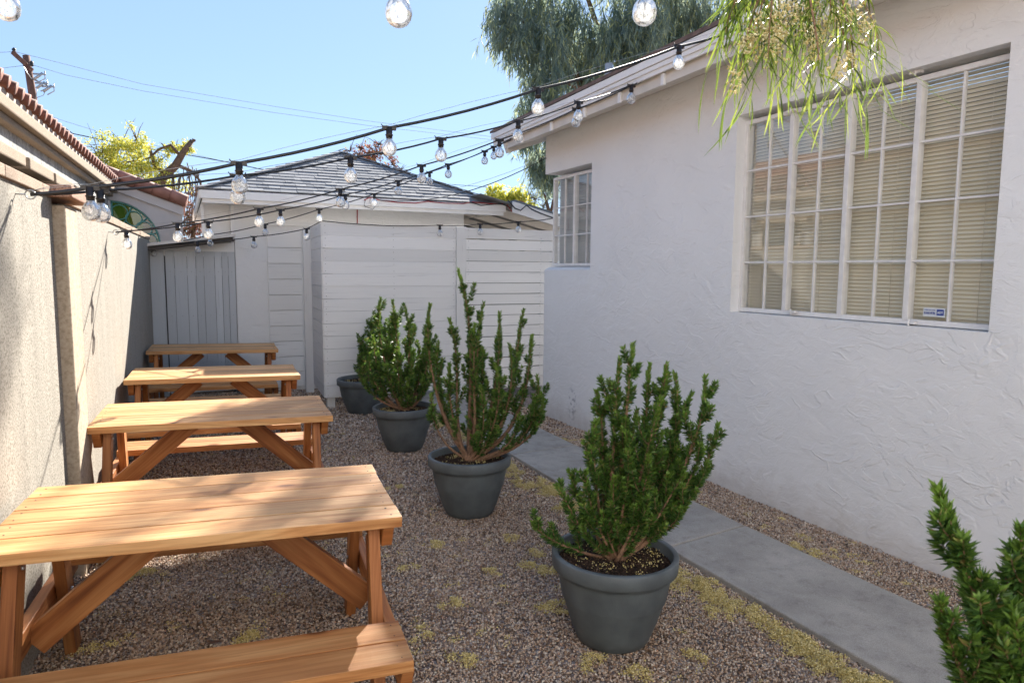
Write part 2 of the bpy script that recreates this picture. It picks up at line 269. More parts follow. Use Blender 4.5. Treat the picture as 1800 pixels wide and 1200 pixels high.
M['lime'] = island_mat('lime_leaves', [(0.0, (0.18, 0.24, 0.04)), (0.5, (0.42, 0.45, 0.07)), (1.0, (0.70, 0.66, 0.14))], 0.6, 0.4)
M['rust'] = island_mat('rusty_leaves', [(0.0, (0.16, 0.07, 0.05)), (0.6, (0.28, 0.14, 0.10)), (1.0, (0.30, 0.24, 0.08))], 0.7, 0.3)
M['soil'] = island_mat('dark_potting_soil', [(0.0, (0.018, 0.012, 0.009)), (0.6, (0.05, 0.030, 0.020)), (0.9, (0.10, 0.06, 0.04)), (1.0, (0.2, 0.14, 0.1))], 0.95)
M['soil_base'] = simple('dark_soil_base', (0.030, 0.019, 0.013), 0.95, var=0.4, scale=60, bump=0.01, bscale=90)
M['pollen'] = island_mat('fallen_yellow_blossom', [(0.0, (0.50, 0.38, 0.12)), (0.5, (0.72, 0.58, 0.24)), (1.0, (0.86, 0.75, 0.42))], 0.95)
M['pebble'] = island_mat('mixed_pebbles', [(0.0, (0.13, 0.085, 0.055)), (0.20, (0.31, 0.195, 0.125)), (0.42, (0.50, 0.355, 0.245)), (0.66, (0.66, 0.51, 0.385)), (0.82, (0.42, 0.36, 0.315)), (0.93, (0.84, 0.74, 0.61)), (1.0, (0.62, 0.37, 0.25))], 0.8)
M['dead_leaf'] = simple('brown_dead_leaf', (0.13, 0.07, 0.045), 0.8)
M['blue'] = simple('sticker_blue', (0.02, 0.06, 0.30), 0.5)
M['paper'] = simple('sticker_white', (0.72, 0.74, 0.76), 0.5)

def gravel_ground():
    m, ns, lk, b = mat('gravel_ground'); b.inputs['Roughness'].default_value = 0.9
    g = N(ns, 'ShaderNodeNewGeometry')
    v = N(ns, 'ShaderNodeTexVoronoi', i_Scale=85.0); lk.new(g.outputs['Position'], v.inputs['Vector'])
    sp = N(ns, 'ShaderNodeSeparateColor'); lk.new(v.outputs['Color'], sp.inputs[0])
    r = ramp(ns, [(0.0, (0.09, 0.065, 0.055)), (0.3, (0.22, 0.155, 0.125)), (0.6, (0.37, 0.28, 0.23)), (0.85, (0.29, 0.28, 0.285)), (1.0, (0.60, 0.52, 0.45))]); lk.new(sp.outputs[0], r.inputs[0])
    lk.new(r.outputs[0], b.inputs['Base Color'])
    bp = N(ns, 'ShaderNodeBump', i_Strength=1.0, i_Distance=0.012); bp.invert = True
    lk.new(v.outputs['Distance'], bp.inputs['Height']); lk.new(bp.outputs[0], b.inputs['Normal'])
    return m
M['gravel'] = gravel_ground()

def concrete():
    m, ns, lk, b = mat('grey_concrete'); b.inputs['Roughness'].default_value = 0.75
    g = N(ns, 'ShaderNodeNewGeometry')
    n1 = N(ns, 'ShaderNodeTexNoise', i_Scale=2.4, i_Detail=8.0, i_Roughness=0.65); lk.new(g.outputs['Position'], n1.inputs['Vector'])
    r1 = ramp(ns, [(0.3, (0.30, 0.275, 0.245)), (0.5, (0.385, 0.355, 0.315)), (0.7, (0.46, 0.425, 0.38))]); lk.new(n1.outputs[0], r1.inputs[0])
    n2 = N(ns, 'ShaderNodeTexNoise', i_Scale=240.0, i_Detail=2.0); lk.new(g.outputs['Position'], n2.inputs['Vector'])
    r2 = ramp(ns, [(0.35, (0.78, 0.78, 0.78)), (0.65, (1.1, 1.1, 1.1))]); lk.new(n2.outputs[0], r2.inputs[0])
    mm = N(ns, 'ShaderNodeMix', data_type='RGBA', blend_type='MULTIPLY'); mm.inputs['Factor'].default_value = 1.0
    lk.new(r1.outputs[0], mm.inputs[6]); lk.new(r2.outputs[0], mm.inputs[7]); lk.new(mm.outputs[2], b.inputs['Base Color'])
    n4 = N(ns, 'ShaderNodeTexNoise', i_Scale=11.0, i_Detail=9.0, i_Roughness=0.75); lk.new(g.outputs['Position'], n4.inputs['Vector'])
    r4 = ramp(ns, [(0.30, (0.70, 0.68, 0.66)), (0.46, (1, 1, 1)), (0.66, (1.12, 1.11, 1.10))]); lk.new(n4.outputs[0], r4.inputs[0])
    m4 = N(ns, 'ShaderNodeMix', data_type='RGBA', blend_type='MULTIPLY'); m4.inputs['Factor'].default_value = 1.0; lk.new(mm.outputs[2], m4.inputs[6]); lk.new(r4.outputs[0], m4.inputs[7]); lk.new(m4.outputs[2], b.inputs['Base Color'])
    bp = N(ns, 'ShaderNodeBump', i_Strength=0.6, i_Distance=0.003); lk.new(n2.outputs[0], bp.inputs['Height']); lk.new(bp.outputs[0], b.inputs['Normal'])
    return m
M['concrete'] = concrete()

def shingle():
    m, ns, lk, b = mat('grey_asphalt_shingle'); b.inputs['Roughness'].default_value = 0.97; b.inputs['Specular IOR Level'].default_value = 0.1
    g = N(ns, 'ShaderNodeNewGeometry')
    r = ramp(ns, [(0.0, (0.19, 0.20, 0.22)), (0.3, (0.27, 0.275, 0.285)), (0.65, (0.32, 0.32, 0.325)), (1.0, (0.37, 0.37, 0.37))]); lk.new(g.outputs['Random Per Island'], r.inputs[0])
    n2 = N(ns, 'ShaderNodeTexNoise', i_Scale=160.0, i_Detail=2.0); lk.new(g.outputs['Position'], n2.inputs['Vector'])
    r2 = ramp(ns, [(0.35, (0.7, 0.7, 0.7)), (0.65, (1.15, 1.15, 1.15))]); lk.new(n2.outputs[0], r2.inputs[0])
    mm = N(ns, 'ShaderNodeMix', data_type='RGBA', blend_type='MULTIPLY'); mm.inputs['Factor'].default_value = 1.0
    lk.new(r.outputs[0], mm.inputs[6]); lk.new(r2.outputs[0], mm.inputs[7]); lk.new(mm.outputs[2], b.inputs['Base Color'])
    return m
M['shingle'] = shingle()

# ---------------------------------------------------------------- mesh builder
class MB:
    def __init__(s): s.v = []; s.f = []; s.uv = []; s.mi = []; s.sm = []
    def add(s, vs, fs, uvs=None, mi=0, smooth=False):
        o = len(s.v); s.v += [tuple(p) for p in vs]
        for i, f in enumerate(fs):
            s.f.append([o+k for k in f]); s.mi.append(mi); s.sm.append(smooth)
            s.uv.append(uvs[i] if uvs else [(vs[k][0], vs[k][2]) for k in f])
    def beam(s, p0, p1, wd, ht, up=(0, 0, 1), mi=0, c0=0, c1=0):
        """board from p0 to p1, width wd (sideways), height ht (along up)"""
        p0 = Vector(p0); p1 = Vector(p1); a = (p1-p0); L = a.length; a.normalize()
        u = Vector(up); u = (u-a*u.dot(a)).normalized(); r = a.cross(u)
        vs = []
        for t in (0, 1):
            for sx, sz in ((-1, -1), (1, -1), (1, 1), (-1, 1)):
                cut = (c0 if t == 0 else -c1) if sz < 0 else 0
                vs.append((p0 if t == 0 else p1)+a*cut+r*(sx*wd/2)+u*(sz*ht/2))
        fs = [(0, 3, 2, 1), (4, 5, 6, 7), (0, 1, 5, 4), (1, 2, 6, 5), (2, 3, 7, 6), (3, 0, 4, 7)]
        W, H = wd, ht
        uvs = [[(0, 0), (0.02, H), (0.02+W*.1, H), (W*.1, 0)], [(0, 0), (W*.1, 0), (W*.1, H), (0, H)],
               [(0, 0), (0, W), (L, W), (L, 0)], [(0, 5), (0, 5+H), (L, 5+H), (L, 5)], [(0, 9+W), (0, 9), (L, 9), (L, 9+W)], [(0, 7+H), (0, 7), (L, 7), (L, 7+H)]]
        s.add(vs, fs, uvs, mi)
    def box(s, x0, x1, y0, y1, z0, z1, mi=0):
        d = (x1-x0, y1-y0, z1-z0)
        if d[0] >= d[1] and d[0] >= d[2]: s.beam((x0, (y0+y1)/2, (z0+z1)/2), (x1, (y0+y1)/2, (z0+z1)/2), d[1], d[2], (0, 0, 1), mi)
        elif d[1] >= d[2]: s.beam(((x0+x1)/2, y0, (z0+z1)/2), ((x0+x1)/2, y1, (z0+z1)/2), d[0], d[2], (0, 0, 1), mi)
        else: s.beam(((x0+x1)/2, (y0+y1)/2, z0), ((x0+x1)/2, (y0+y1)/2, z1), d[0], d[1], (0, 1, 0), mi)
    def tube(s, pts, r, n=8, mi=0, smooth=True):
        pts = [Vector(p) for p in pts]; k = len(pts); rs = r if hasattr(r, '__len__') else [r]*k
        vs = []; prev = None
        for i, p in enumerate(pts):
            a = (pts[min(i+1, k-1)]-pts[max(i-1, 0)]).normalized()
            if prev is None: u = a.orthogonal().normalized()
            else:
                u = prev-a*prev.dot(a); u = u.normalized() if u.length > 1e-6 else a.orthogonal().normalized()
            prev = u; b = a.cross(u)
            for j in range(n):
                t = 2*math.pi*j/n; vs.append(p+(u*math.cos(t)+b*math.sin(t))*rs[i])
        fs = [(i*n+j, i*n+(j+1) % n, (i+1)*n+(j+1) % n, (i+1)*n+j) for i in range(k-1) for j in range(n)]
        fs += [tuple(range(n-1, -1, -1)), tuple((k-1)*n+j for j in range(n))]
        s.add(vs, fs, None, mi, smooth)
    def lathe(s, prof, c=(0, 0, 0), n=32, mi=0, M4=None, smooth=True):
        vs = []; k = len(prof)
        for r, z in prof:
            for j in range(n):
                t = 2*math.pi*j/n; p = Vector((r*math.cos(t), r*math.sin(t), z))
                vs.append((M4 @ p if M4 else p+Vector(c)))
        fs = [(i*n+j, i*n+(j+1) % n, (i+1)*n+(j+1) % n, (i+1)*n+j) for i in range(k-1) for j in range(n)]
        s.add(vs, fs, None, mi, smooth)
    def prism(s, poly, d, mi=0):
        """poly: list of 3D points (planar), extruded by vector d"""
        n = len(poly); d = Vector(d); vs = [Vector(p) for p in poly]+[Vector(p)+d for p in poly]
        fs = [tuple(range(n-1, -1, -1)), tuple(range(n, 2*n))]+[(i, (i+1) % n, n+(i+1) % n, n+i) for i in range(n)]
        s.add(vs, fs, None, mi)
    def build(s, name, mats, parent=None, bevel=0.0, loc=None):
        me = bpy.data.meshes.new(name); me.from_pydata(s.v, [], s.f)
        if not isinstance(mats, (list, tuple)): mats = [mats]
        for m in mats: me.materials.append(m)
        me.polygons.foreach_set('material_index', s.mi); me.polygons.foreach_set('use_smooth', s.sm)
        ul = me.uv_layers.new(name='UVMap'); ul.data.foreach_set('uv', [c for f in s.uv for p in f for c in p])
        me.update()
        o = bpy.data.objects.new(name, me); COL.objects.link(o)
        if parent: o.parent = parent
        if loc: o.location = loc
        if bevel:
            bv = o.modifiers.new('bevel', 'BEVEL'); bv.width = bevel; bv.segments = 2; bv.limit_method = 'ANGLE'
        return o
def np_mesh(name, V, F, m, parent=None, attr=None):
    me = bpy.data.meshes.new(name); k = F.shape[1]
    me.vertices.add(len(V)); me.vertices.foreach_set('co', V.astype(np.float32).ravel())
    me.loops.add(F.size); me.loops.foreach_set('vertex_index', F.astype(np.int32).ravel())
    me.polygons.add(len(F)); me.polygons.foreach_set('loop_start', np.arange(0, F.size, k, dtype=np.int32)); me.polygons.foreach_set('loop_total', np.full(len(F), k, np.int32))
    me.materials.append(m)
    if attr is not None:
        a = me.attributes.new('tip', 'FLOAT', 'POINT'); a.data.foreach_set('value', attr.astype(np.float32))
    me.update(calc_edges=True); o = bpy.data.objects.new(name, me); COL.objects.link(o)
    if parent: o.parent = parent
    return o
def tag(o, label=None, cat=None, group=None, kind=None):
    if label: o['label'] = label
    if cat: o['category'] = cat
    if group: o['group'] = group
    if kind: o['kind'] = kind
    return o
def thing(name, label, cat, loc=(0, 0, 0), rot=(0, 0, 0), group=None):
    o = bpy.data.objects.new(name, None); COL.objects.link(o); o.location = loc; o.rotation_euler = rot
    o.empty_display_size = 0.1
    return tag(o, label, cat, group)
def copy_tree(o, parent=None):
    c = o.copy(); COL.objects.link(c); c.parent = parent
    for ch in list(o.children):
        copy_tree(ch, c)
    return c

OCT_V = np.array([[1, 0, 0], [-1, 0, 0], [0, 1, 0], [0, -1, 0], [0, 0, 1], [0, 0, -1]], float)
OCT_F = np.array([[0, 2, 4], [2, 1, 4], [1, 3, 4], [3, 0, 4], [2, 0, 5], [1, 2, 5], [3, 1, 5], [0, 3, 5]])
CUBE = np.array([[x, y, z] for x in (-1, 1) for y in (-1, 1) for z in (-1, 1)], float)*0.62
def rand_rot(n):
    q = RNG.normal(size=(n, 4)); q /= np.linalg.norm(q, axis=1)[:, None]; w_, x, y, z = q.T
    return np.stack([1-2*(y*y+z*z), 2*(x*y-z*w_), 2*(x*z+y*w_), 2*(x*y+z*w_), 1-2*(x*x+z*z), 2*(y*z-x*w_), 2*(x*z-y*w_), 2*(y*z+x*w_), 1-2*(x*x+y*y)], 1).reshape(n, 3, 3)
def bits(P, size, flat=0.75):
    n = len(P); S = size[:, None]*RNG.uniform(0.62, 1.25, (n, 3)); S[:, 2] *= flat
    V = OCT_V[None]*S[:, None, :]*RNG.uniform(0.8, 1.2, (n, 6, 1))
    V = np.einsum('nij,nkj->nki', rand_rot(n), V)+P[:, None, :]
    F = OCT_F[None]+(np.arange(n)*6)[:, None, None]
    return V.reshape(-1, 3), F.reshape(-1, 3)
def leaves(P, D, L, Wd, curl=0.0):
    """diamond leaves: base P, direction D (unit), length L, width Wd"""
    n = len(P); R = RNG.normal(size=(n, 3)); S = np.cross(D, R); S /= np.linalg.norm(S, axis=1)[:, None]+1e-9
    Nn = np.cross(D, S); L = L[:, None]; Wd = Wd[:, None]
    V = np.stack([P, P+D*L*0.45+S*Wd*0.5+Nn*curl*L, P+D*L, P+D*L*0.45-S*Wd*0.5+Nn*curl*L], 1)
    F = np.arange(4)[None]+(np.arange(n)*4)[:, None]
    return V.reshape(-1, 3), F
def unit(a): return a/(np.linalg.norm(a, axis=-1, keepdims=True)+1e-9)

# ================================================================ GROUND
HX = 3.744            # face of the white house
LW0 = Vector((-0.317, 9.849, 0)); LWD = Vector((0.041, 0.99916, 0)); LWN = Vector((LWD.y, -LWD.x, 0))
def LW(px, py, off=0.0): return PLN(px, py, LW0+LWN*off, LWN)
def lwp(y, off=0.0, z=0.0):     # point on the left garden wall face at depth y, pushed off towards the yard
    t = (y-LW0.y)/LWD.y; p = LW0+LWD*t+LWN*off; return Vector((p.x, p.y, z))
xs = [-150, -30, -10, -2, 0, 2, 4, 6, 10, 30, 150]; ys = [-150, -20, -2, 2, 6, 10, 20, 60, 220]
b = MB(); vs = [(x, y, gz(x)) for y in ys for x in xs]; n = len(xs)
b.add(vs, [(j*n+i, j*n+i+1, (j+1)*n+i+1, (j+1)*n+i) for j in range(len(ys)-1) for i in range(n-1)])
tag(b.build('ground', M['gravel']), kind='structure')

# concrete path
PT = 0.035
b = MB()
def pathx(y): return 2.53+0.025*max(0, y-3.5), 3.235+0.03*max(0, y-3.5)
ysl = [-1.5, 0.9, 3.16, 5.4, 7.4, 9.5]
for a, c in zip(ysl[:-1], ysl[1:]):
    a2, c2 = a+0.005, c-0.005
    (l0, r0), (l1, r1) = pathx(a2), pathx(c2)
    sk = 0.10
    poly = [(l0, a2-sk*0.0, gz(l0)+PT), (r0, a2+sk*1.1, gz(r0)+PT), (r1, c2+sk*1.1, gz(r1)+PT), (l1, c2, gz(l1)+PT)]
    b.prism([Vector(p)-Vector((0, 0, 0.14)) for p in poly], (0, 0, 0.14))
o = b.build('path', M['concrete'], bevel=0.008); tag(o, kind='structure')

# pebbles and fallen blossom
def scatter(n, x0, x1, y0, y1):
    return np.stack([RNG.uniform(x0, x1, n), RNG.uniform(y0, y1, n)], 1)
def on_path(P):
    l = 2.53+0.025*np.maximum(0, P[:, 1]-3.5); r = 3.235+0.03*np.maximum(0, P[:, 1]-3.5); return (P[:, 0] > l-0.004) & (P[:, 0] < r+0.004)
def in_view(P, pad=0.1):
    X = P[:, 0]*RT.x+P[:, 1]*RT.y-EYE*RT.z; Z = P[:, 0]*FW.x+P[:, 1]*FW.y-EYE*FW.z; Y = P[:, 0]*UP.x+P[:, 1]*UP.y-EYE*UP.z
    return (Z > 0.3) & (np.abs(X) < (900/FPX+pad)*Z) & (-Y < (600/FPX+pad)*Z)
allV = []; allF = []; off = 0
for (dens, sz, y0, y1) in ((12500, 0.0054, 0.6, 2.7), (10500, 0.0057, 2.7, 4.3), (5000, 0.0080, 4.3, 6.4), (2600, 0.0105, 6.4, 9.5)):
    n = int(dens*(3.74+0.75)*(y1-y0)); P = scatter(n, -0.75, 3.74, y0, y1); P = P[~on_path(P) & in_view(P)]
    n = len(P); s_ = sz*RNG.uniform(0.6, 1.5, n)
    und = 0.006*np.sin(P[:, 0]*9+P[:, 1]*3)*np.sin(P[:, 1]*7-P[:, 0]*4)+0.006
    P3 = np.column_stack([P, -TILT*P[:, 0]+s_*0.25+np.maximum(0, und)])
    V, F = bits(P3, s_); allV.append(V); allF.append(F+off); off += len(V)
tag(np_mesh('gravel', np.vstack(allV), np.vstack(allF), M['pebble']), 'small mixed brown and grey pebbles spread over the yard', kind='stuff')
PP = []
def clump(cx, cy, rx, n, ry=None, h=0.012):
    ry = ry or rx
    a = RNG.normal(size=(n, 2))*np.array([rx, ry])*0.5
    # lumpy: attract to sub-centres
    k = max(2, n//60); sc = RNG.normal(size=(k, 2))*np.array([rx, ry])*0.5; a = sc[RNG.integers(0, k, n)]+RNG.normal(size=(n, 2))*0.014+a*0.12
    d = np.exp(-((a-0)**2/np.array([rx, ry])**2).sum(1))
    x = a[:, 0]+cx; y = a[:, 1]+cy
    PP.append(np.column_stack([x, y, -TILT*x+0.007+RNG.uniform(0, 1, n)*h*(0.4+d)]))
for y in np.arange(1.4, 8.2, 0.10):
    dn = 1.0 if y < 3.2 else (0.75 if y < 4.8 else 0.35)
    if RNG.random() < 0.88: [clump(2.45-abs(RNG.normal())*0.07+0.02*max(0, y-3.5), y+RNG.uniform(-.05, .05), 0.075, int(480*dn), 0.07, 0.026) for _ in range(2)]
for px, py in [(1225, 1160), (955, 1080), (930, 1000), (860, 870), (900, 840), (945, 975), (980, 1065), (1045, 1170), (820, 1165), (740, 1125), (960, 1005), (860, 1010), (760, 960), (720, 1000), (690, 905),
               (330, 1190), (430, 1130), (420, 1165), (260, 1010), (220, 1020), (540, 975), (1120, 1190), (1400, 965), (1430, 975), (1330, 1080), (1260, 1080), (960, 770), (985, 775), (1010, 800), (1090, 815), (800, 1060), (700, 860), (900, 950), (170, 1140), (640, 980), (830, 905)]:
    p = G(px, py); clump(p.x, p.y, RNG.uniform(0.04, 0.08), int(RNG.uniform(200, 420)), None, 0.02)
for i in range(260):
    p = scatter(1, -0.5, 2.5, 1.4, 7.5)[0]; clump(p[0], p[1], RNG.uniform(0.04, 0.14), int(RNG.uniform(8, 40)), None, 0.004)
for i in range(40):
    p = scatter(1, 3.3, 3.7, 1.8, 7.0)[0]; clump(p[0], p[1], RNG.uniform(0.02, 0.06), int(RNG.uniform(20, 80)), None, 0.006)
P = np.vstack(PP); P = P[~on_path(P)]
V, F = bits(P, RNG.uniform(0.0024, 0.0052, len(P)), 0.9)
tag(np_mesh('fallen_blossom', V, F, M['pollen']), 'tufts of fallen yellow blossom lying on the gravel beside the path', kind='stuff')
b = MB(); c = G(375, 1137); 
for k, (dx, dy, s_) in enumerate([(0, 0, 0.03)]):
    vs = [(c.x-0.035, c.y, c.z+0.016), (c.x, c.y-0.016, c.z+0.026), (c.x+0.04, c.y+0.006, c.z+0.018), (c.x+0.004, c.y+0.024, c.z+0.018)]
    b.prism(vs, (0, 0, 0.001))
tag(b.build('dead_leaf', M['dead_leaf']), 'single brown dead leaf on the gravel under the nearest table', 'leaf')
b = MB()
for i in range(26):
    px, py = random.choice([(1090, 1085), (1290, 1120), (250, 1010), (235, 1030), (1600, 990), (900, 1010), (800, 1090), (1180, 1100)])
    p = G(px+random.uniform(-60, 60), py+random.uniform(-25, 25))
    if 2.5 < p.x < 3.3: continue
    a = random.uniform(0, 3.1); L = random.uniform(0.04, 0.11); d = Vector((math.cos(a), math.sin(a), 0))
    b.tube([p+Vector((0, 0, .014)), p+d*L*.5+Vector((0.006, 0, .024)), p+d*L+Vector((0, 0, .014))], 0.0012, 4)
tag(b.build('fallen_twigs', M['stem']), 'thin dry stalks fallen on the gravel', kind='stuff')

# ================================================================ LEFT GARDEN WALL
root = thing('garden_wall', 'speckled tan stucco garden wall on the left, sunlit, with block coping and pilaster', 'wall', lwp(5))
def wpoly(mb, y0, y1, z0, z1, o0, o1, mi=0):   # block along the wall
    a = [lwp(y0, o0, z0), lwp(y0, o1, z0), lwp(y0, o1, z1), lwp(y0, o0, z1)]; d = lwp(y1)-lwp(y0)
    mb.prism(a, d, mi)
def W_(mb, name, m, bevel=0.0):
    mb.v = [tuple(Vector(p)-root.location) for p in mb.v]; return mb.build(name, m, root, bevel)
b = MB(); wpoly(b, -3.15, 4.06, -0.3, 1.93, -0.2, 0.0); wpoly(b, 4.38, 9.60, -0.3, 1.93, -0.2, 0.0); W_(b, 'wall', M['wall_tan'])
b = MB(); wpoly(b, 4.062, 4.378, -0.3, 1.90, -0.22, 0.055); W_(b, 'pilaster', M['pilaster'], 0.01)
b = MB(); wpoly(b, 3.98, 4.52, 1.932, 1.99, -0.25, 0.10); W_(b, 'pilaster_cap', M['cap_red'], 0.006)
b = MB(); y = -3.0
while y < 3.95:
    y2 = min(y+0.62, 3.976); wpoly(b, y, y2-0.006, 1.931, 1.98+random.uniform(-.003, .003), -0.22, 0.015); y = y2
y = 4.524
while y < 9.5:
    y2 = min(y+0.42, 9.60); wpoly(b, y, y2-0.006, 1.931, 1.985+random.uniform(-.003, .003), -0.21, 0.012); y = y2
W_(b, 'coping', M['cap'], 0.004)
HOOKS = []
for px, py in ((27, 341), (190, 408), (262, 430)):
    p = LW(px, py); HOOKS.append(p+LWN*0.05); b = MB()
    b.tube([p-LWN*0.01, p+LWN*0.035], 0.003, 6)
    c = p+LWN*0.05; b.tube([c+(LWN*math.cos(t)+Vector((0, 0, 1))*math.sin(t))*0.018 for t in [k*math.pi/6 for k in range(13)]], 0.0028, 6)
    W_(b, 'eye_hook', M['steel'])

# ================================================================ NEIGHBOUR HOUSE (left)
NX = -1.475
def nb(y, off=0.0, z=0.0): return Vector((NX+0.041*y+off, y-0.041*off, z))
root = thing('tile_roofed_house', 'weathered white house behind the left wall with terracotta tile eave and tan mouldings', 'house', nb(8))
def nbblock(mb, y0, y1, z0, z1, o0, o1, mi=0): mb.prism([nb(y0, o0, z0), nb(y0, o1, z0), nb(y0, o1, z1), nb(y0, o0, z1)], nb(y1)-nb(y0), mi)
YE = 12.45
b = MB(); nbblock(b, -3.15, YE, -0.3, 3.0, -3.5, 0.0); W_(b, 'wall', M['nb_wall'])
b = MB(); nbblock(b, -3.15, YE+.03, 2.735, 2.83, -0.05, 0.13); nbblock(b, -3.15, YE+.02, 2.675, 2.733, -0.05, 0.075); W_(b, 'cornice', M['nb_trim'], 0.012)
b = MB(); nbblock(b, -3.15, YE+.02, 2.833, 2.90, -0.3, 0.10); W_(b, 'frieze', M['nb_frieze'], 0.004)
b = MB(); y = -1.0
sl = 0.34
nbt = MB()
nbt.prism([nb(-3.15, 0.12, 2.905), nb(-3.15, -3.6, 2.905+3.6*sl), nb(-3.15, -3.6, 2.875+3.6*sl), nb(-3.15, 0.12, 2.902)], nb(YE)-nb(-4))
while y < YE:   # barrel tiles running up the slope, ends showing at the eave
    for k in range(3):
        zz = 2.912+k*0.30*sl+0.016*(k > 0); p0 = nb(y, 0.16-k*0.30, zz); p1 = nb(y, 0.16-k*0.30-0.36, zz+0.36*sl)
        nbt.tube([p0, p1], [0.050, 0.042], 10)
    y += 0.20
W_(nbt, 'tile_roof', M['terracotta'])
for y0, y1 in ((4.9, 5.75), (5.9, 6.67), (6.8, 7.7), (7.8, 8.7), (8.85, 9.7)):
    b = MB(); nbblock(b, y0, y1, 2.375, 2.47, -0.02, 0.14); W_(b, 'lintel_block', M['nb_trim'], 0.012)
for y0, y1 in ((6.0, 6.75), (7.0, 7.8), (8.0, 8.8)):
    b = MB(); nbblock(b, y0, y1, 1.9, 2.37, -0.02, 0.035)
    f = W_(b, 'window', M['nb_trim'], 0.003)
    b = MB(); nbblock(b, y0+.05, y1-.05, 1.95, 2.33, 0.03, 0.039); b.v = [tuple(Vector(p)-root.location) for p in b.v]; b.build('pane', M['dark_glass'], f)
# the wing with the arched window
W2 = 12.6
def wg(px, py): return AY(px, py, W2)
root = thing('gabled_wing', 'cream gabled wing with teal arched window grille beyond the left wall', 'house', (-0.6, W2, 0))
c = wg(197, 430); R_ = (c-wg(197, 352)).length
tl = wg(188, 303); tr = wg(322, 352); 
b = MB()
arc = [Vector((c.x+R_*math.cos(t), W2, c.z+R_*math.sin(t))) for t in [math.pi/2*k/14 for k in range(15)]]   # right (0) -> top (90deg)
bl = Vector((-3.0, W2, -0.2)); br = Vector((tr.x-0.02, W2, -0.2))
topL = Vector((-3.0, W2, tl.z+0.9))
left_edge = c.x-0.03
# right part of the wall round the quarter arch, and the rest as simple blocks
def q(*pts): b.prism([Vector(p) for p in pts], (0, 0.25, 0))
slope = (tr.z-tl.z)/(tr.x-tl.x)
def zt(x): return tl.z+slope*(x-tl.x)-0.03
q((-3, W2, -0.2), (left_edge, W2, -0.2), (left_edge, W2, zt(left_edge)), (-3, W2, zt(-3)))
q((left_edge, W2, -0.2), (br.x, W2, -0.2), (br.x, W2, c.z-0.35), (left_edge, W2, c.z-0.35))
q((arc[0].x, W2, c.z-0.35), (br.x, W2, c.z-0.35), (br.x, W2, c.z), (arc[0].x, W2, c.z))
for k in range(14):
    p, r = arc[k], arc[k+1]; q((r.x, W2, r.z), (p.x, W2, p.z), (p.x, W2, zt(p.x)), (r.x, W2, zt(r.x)))
q((arc[0].x, W2, c.z), (br.x, W2, c.z), (br.x, W2, zt(br.x)), (arc[0].x, W2, zt(arc[0].x)))
q((left_edge, W2, arc[-1].z), (arc[-1].x, W2, arc[-1].z), (arc[-1].x, W2, zt(arc[-1].x)), (left_edge, W2, zt(left_edge)))
# side wall
b.prism([(br.x-0.02, W2+0.251, -0.2), (br.x-0.02, W2+3, -0.2), (br.x-0.02, W2+3, zt(br.x)), (br.x-0.02, W2+0.251, zt(br.x))], (-0.2, 0, 0))
W_(b, 'wall', M['wing_wall'])
b = MB(); n_t = 6; p0 = Vector((tl.x-0.35, W2-0.10, zt(tl.x-0.35)+0.03)); p1 = Vector((tr.x+0.03, W2-0.10, zt(tr.x+0.03)+0.03))
for k in range(n_t):
    a = p0.lerp(p1, k/n_t); cc = p0.lerp(p1, (k+1.08)/n_t); b.tube([a+Vector((0, 0, .012)), cc], [0.085, 0.095], 12)
for row in range(1, 8):
    for k in range(n_t):
        a = p0.lerp(p1, k/n_t)+Vector((0, row*0.17, 0)); cc = p0.lerp(p1, (k+1.08)/n_t)+Vector((0, row*0.17, 0)); b.tube([a+Vector((0, 0, .012)), cc], [0.06, 0.07], 8)
b.prism([(p0.x, W2-.06, p0.z-.10), (p1.x, W2-.06, p1.z-.10), (p1.x, W2-.06, p1.z-.03), (p0.x, W2-.06, p0.z-.03)], (0, 2.2, 0))
W_(b, 'tile_roof', M['terracotta_l'])
b = MB(); b.prism([(p0.x, W2-.05, p0.z-.24), (p1.x-.03, W2-.05, p1.z-.24), (p1.x-.03, W2-.05, p1.z-.105), (p0.x, W2-.05, p0.z-.105)], (0, 0.049, 0)); W_(b, 'eave_moulding', M['wing_wall'])
b = MB()
b.tube([Vector((c.x+(R_-.01)*math.cos(t), W2+.06, c.z+(R_-.01)*math.sin(t))) for t in [math.pi/2*k/16 for k in range(17)]], 0.022, 8)
b.tube([(c.x+.012, W2+.06, c.z-.35), (c.x+.012, W2+.06, c.z+R_)], 0.018, 6)
for ang in (18, 41, 64): t = math.radians(ang); b.tube([(c.x+.02, W2+.06, c.z+.0), (c.x+R_*math.cos(t), W2+.06, c.z+R_*math.sin(t))], 0.009, 6)
for ang in (8, 30, 53, 77):
    t = math.radians(ang); q0 = Vector((c.x+R_*.76*math.cos(t), W2+.05, c.z+R_*.76*math.sin(t)))
    b.tube([q0+Vector((math.cos(s), 0, math.sin(s)))*0.115 for s in [k*math.pi/8 for k in range(17)]], 0.009, 6)
b.tube([Vector((c.x+R_*.45*math.cos(t), W2+.05, c.z+R_*.45*math.sin(t))) for t in [math.pi/2*k/10 for k in range(11)]], 0.009, 6)
f = W_(b, 'arched_window', M['teal'])
b = MB(); b.prism([(c.x-.0, W2+.12, c.z-.35)]+[(p.x, W2+.12, p.z) for p in arc], (0, 0.006, 0)); b.v = [tuple(Vector(p)-root.location) for p in b.v]; b.build('pane', glassy('reflection_green_glass', (0.16, 0.21, 0.06), 1.5), f)  # green tint stands in for foliage reflected in the pane
b = MB(); b.box(left_edge-.012, c.x+.004, W2+.02, W2+.1, c.z-.35, c.z+R_); b.v = [tuple(Vector(p)-root.location) for p in b.v]; b.build('frame', M['white'], f)

